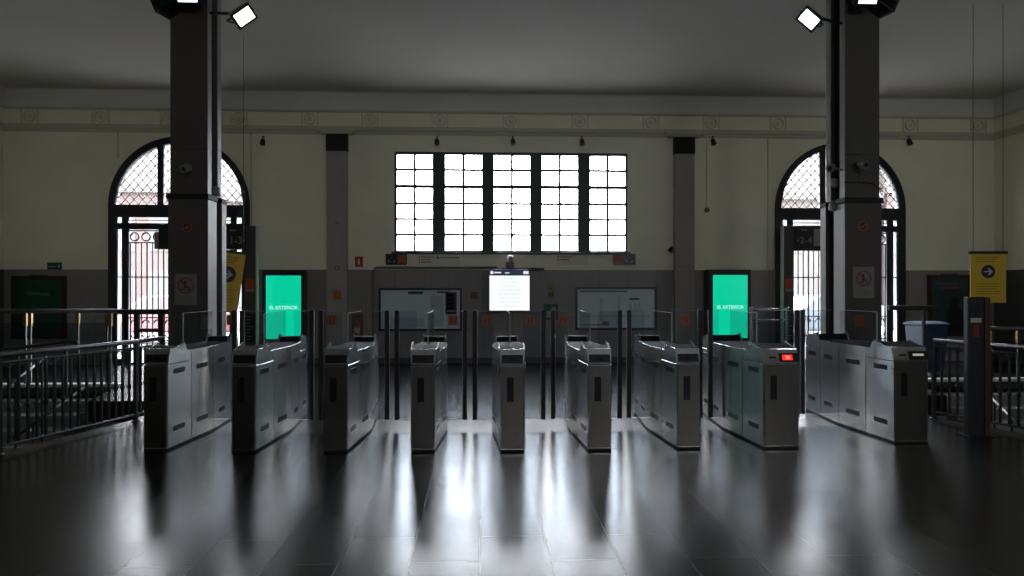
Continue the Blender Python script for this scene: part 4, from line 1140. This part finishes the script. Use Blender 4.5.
# little brown sign hung in the left doorway
x0,x1,z0,z1 = R(154.5,232,166,249,14.2)
e = empty('hanging_sign', ((x0+x1)/2,14.2,z0), 'small brown sign board hanging left of the left column', 'sign')
b = obj('board', B(x0,x1,14.19,14.21,z0,z1), mat('brown_board',(0.26,0.16,0.11),0.5), e)
bm = nb()
for k in range(3): box(bm, x0+0.03, x1-0.04, 14.186, 14.19, z1-0.07-0.09*k, z1-0.05-0.09*k)
obj('lettering', bm, mat('brown_board_text',(0.45,0.33,0.25),0.5), b)
bm = nb()
for s in (0.2,0.8): tube(bm, [(x0+(x1-x0)*s,14.2,z1),(x0+(x1-x0)*s,14.2,2.92),(x0+(x1-x0)*s,14.56,2.92)], 0.005, n=5)
obj('hanger', bm, M_iron, e)

# wall spots under the cornice
for px, lab in ((263,'left of the left pilaster'),(437,'above the left part of the wide window'),(513,'above the middle of the wide window'),(582,'above the right part of the wide window'),(713,'right of the right pilaster'),(909,'right of the right arched doorway')):
    x,y,z = P(px,142,YW-0.10)
    e = empty('wall_spot', (x,YW-0.1,z), 'small dark wall spotlight '+lab, 'spotlight', 'spotlights under the cornice')
    q = Vector((0.1,-0.5,-1)).normalized().to_track_quat('Z','Y').to_matrix()
    obj('head', one(lathe, [(0.03,-0.07),(0.045,-0.04),(0.055,0.06),(0.048,0.07)], (x,YW-0.12,z), mtx=q, n=16), M_iron, e)
    obj('stem', one(tube, [(x,YW-0.12,z+0.04),(x,YW-0.10,z+0.12),(x,YW-0.001,z+0.12)], 0.014, n=8), M_iron, e)
# small wall camera beside the right pilaster
x,y,z = P(671,249,YW-0.15)
e = empty('wall_camera', (x,YW-0.15,z), 'small dark camera on the wall left of the right pilaster', 'camera')
q = Vector((-0.5,-1,-0.4)).normalized().to_track_quat('Z','Y').to_matrix()
obj('housing', one(lathe, [(0.035,-0.08),(0.045,-0.06),(0.045,0.07),(0.04,0.08)], (x,YW-0.15,z), mtx=q, n=16), M_blackp, e)
obj('bracket', one(tube, [(x+0.02,YW-0.12,z),(x+0.05,YW-0.08,z-0.06),(x+0.05,YW-0.001,z-0.06)], 0.014, n=8), M_blackp, e)

# ------------------------------------------------------------------ the street outside
struct(obj('floor_street', B(-60,60,YW+TW,80,-0.20,-0.05), mat('street_paving',(0.12,0.12,0.12),0.8)))
struct(obj('floor_street_front', B(-60,60,-60,YF-TW,-0.20,-0.05), MATS['street_paving']))
def house(x0, x1, Y, h, m, label, n):
    e = empty('town_house', ((x0+x1)/2, Y, -0.05), label, 'building', 'houses across the street')
    obj('facade', B(x0,x1,Y,Y+8,-0.05,h), m, e)
    obj('sky_screen_storey', B(x0+0.05,x1-0.05,Y+0.05,Y+8,h+0.11,h+2.5), mat('white_render',(0.10,0.092,0.088),0.9), e)  # added storey that screens the glaring sky behind the fanlights
    obj('parapet', B(x0,x1,Y-0.1,Y+8,h+2.51,h+2.8), mat('stone_trim',(0.052,0.046,0.043),0.8), e)
    obj('cornice', B(x0-0.2,x1+0.2,Y-0.35,Y+0.1,h-0.35,h+0.1), mat('stone_trim',(0.052,0.046,0.043),0.8), e)
    for fl in range(2):
        for k in range(n):
            xc = x0+(x1-x0)*(k+0.5)/n; zb = 0.5+fl*3.2
            wd = obj('window', B(xc-0.55,xc+0.55,Y-0.06,Y-0.001,zb,zb+2.1), MATS['stone_trim'], e)
            obj('pane', B(xc-0.42,xc+0.42,Y-0.08,Y-0.061,zb+0.12,zb+2.0), mat('dark_pane',(0.016,0.018,0.022),0.3), wd)
house(-27,-15.8,40,7.4,M_brick,'rose brick house seen through the left arched doorway',6)
house(-15.2,-8,40,6.9,M_ochre,'pale house behind the left column, seen through the left doorway',4)
house(15.4,23.6,40,7.2,M_ochre,'pale house seen through the right arched doorway',4)
house(24.2,33,40,7.6,M_brick,'rose brick house at the right edge of the right doorway',5)
def car(cx, Y, m, label, L_=4.2):
    e = empty('parked_car', (cx,Y,-0.05), label, 'car', 'parked cars in the street')
    z = -0.05
    prof = [(-2.1,0.35),(-2.08,0.75),(-1.9,0.88),(-1.15,0.95),(-0.55,1.42),(0.9,1.45),(1.55,1.0),(2.0,0.92),(2.1,0.70),(2.1,0.35)]
    bm = nb(); vprism(bm, [(cx+a*L_/4.2, z+b) for a,b in prof][::-1], Y-0.85, Y+0.85)
    obj('body', bm, m, e, bevel=0.06)
    bm = nb()
    for (a,b_) in (((-0.98,0.98),(-0.48,1.36)),):
        vprism(bm, [(cx-0.95,z+0.98),(cx-0.02,z+0.98),(cx-0.02,z+1.36),(cx-0.48,z+1.36)], Y-0.862, Y-0.851)
        vprism(bm, [(cx+0.06,z+0.98),(cx+1.35,z+0.98),(cx+0.85,z+1.38),(cx+0.06,z+1.36)], Y-0.862, Y-0.851)
    obj('side_window', bm, MATS['dark_pane'], e)
    for s in (-1.3,1.3):
        w_ = obj('wheel', one(lathe, [(0.26,-0.10),(0.32,-0.08),(0.32,0.08),(0.26,0.10)], (cx+s,Y-0.82,z+0.32), axis='y', n=24), M_rubber, e)
        obj('hub_cap', one(lathe, [(0.17,-0.10),(0.14,-0.115)], (cx+s,Y-0.82,z+0.32), axis='y', n=18), M_lgrey, w_)
car(-9.3, 21, mat('red_car_paint',(0.08,0.006,0.008),0.3), 'red parked car seen through the left arched doorway')
car(10.7, 21, mat('blue_car_paint',(0.016,0.02,0.03),0.3), 'dark blue parked car seen through the right arched doorway')

# ------------------------------------------------------------------ light
w = bpy.data.worlds.new('overcast'); SC.world = w; w.use_nodes = True
nt = w.node_tree; bg = nt.nodes['Background']
bg.inputs['Color'].default_value = (0.93,0.955,1.0,1); bg.inputs['Strength'].default_value = 34.0
w.cycles.sampling_method = 'MANUAL' if hasattr(w.cycles,'sampling_method') else w.cycles.sampling_method
w.cycles.sample_map_resolution = 256
def portal_light(name, x0, x1, z0, z1, y, facing):
    L = bpy.data.lights.new(name, 'AREA'); L.shape = 'RECTANGLE'; L.size = x1-x0; L.size_y = z1-z0; L.cycles.is_portal = True
    o = link(bpy.data.objects.new(name, L)); o.location = ((x0+x1)/2, y, (z0+z1)/2)
    o.rotation_euler = (-PI/2,0,0) if facing < 0 else (PI/2,0,0)
    return o
portal_light('sky_portal_window', WX0, WX1, WZ0, WZ1, YW+0.30, -1)
for cx in ARC: portal_light('sky_portal_door', cx-AR, cx+AR, 0.0, ZS+AR, YW+0.30, -1)
for lp in FILL_WIN: portal_light('sky_portal_front', lp[0][0], lp[1][0], lp[0][1], lp[2][1], YF-0.30, 1)

# ------------------------------------------------------------------ camera and colour
cd = bpy.data.cameras.new('camera'); cd.sensor_width = 36.0; cd.lens = 36.0*F/1024; cd.clip_start = 0.05; cd.clip_end = 300
co = link(bpy.data.objects.new('camera', cd)); co.location = (0,0,EYE); co.rotation_euler = (PI/2,0,-TH)
SC.camera = co
vs = SC.view_settings; vs.view_transform = 'Standard'; vs.look = 'None'; vs.gamma = 1.0; vs.exposure = 0.0; vs.use_curve_mapping = False
cy = SC.cycles
cy.max_bounces = 10; cy.diffuse_bounces = 5; cy.glossy_bounces = 5; cy.transparent_max_bounces = 24; cy.transmission_bounces = 6
cy.use_denoising = True; cy.caustics_reflective = True; cy.caustics_refractive = False; cy.sample_clamp_indirect = 6.0; cy.blur_glossy = 0.3
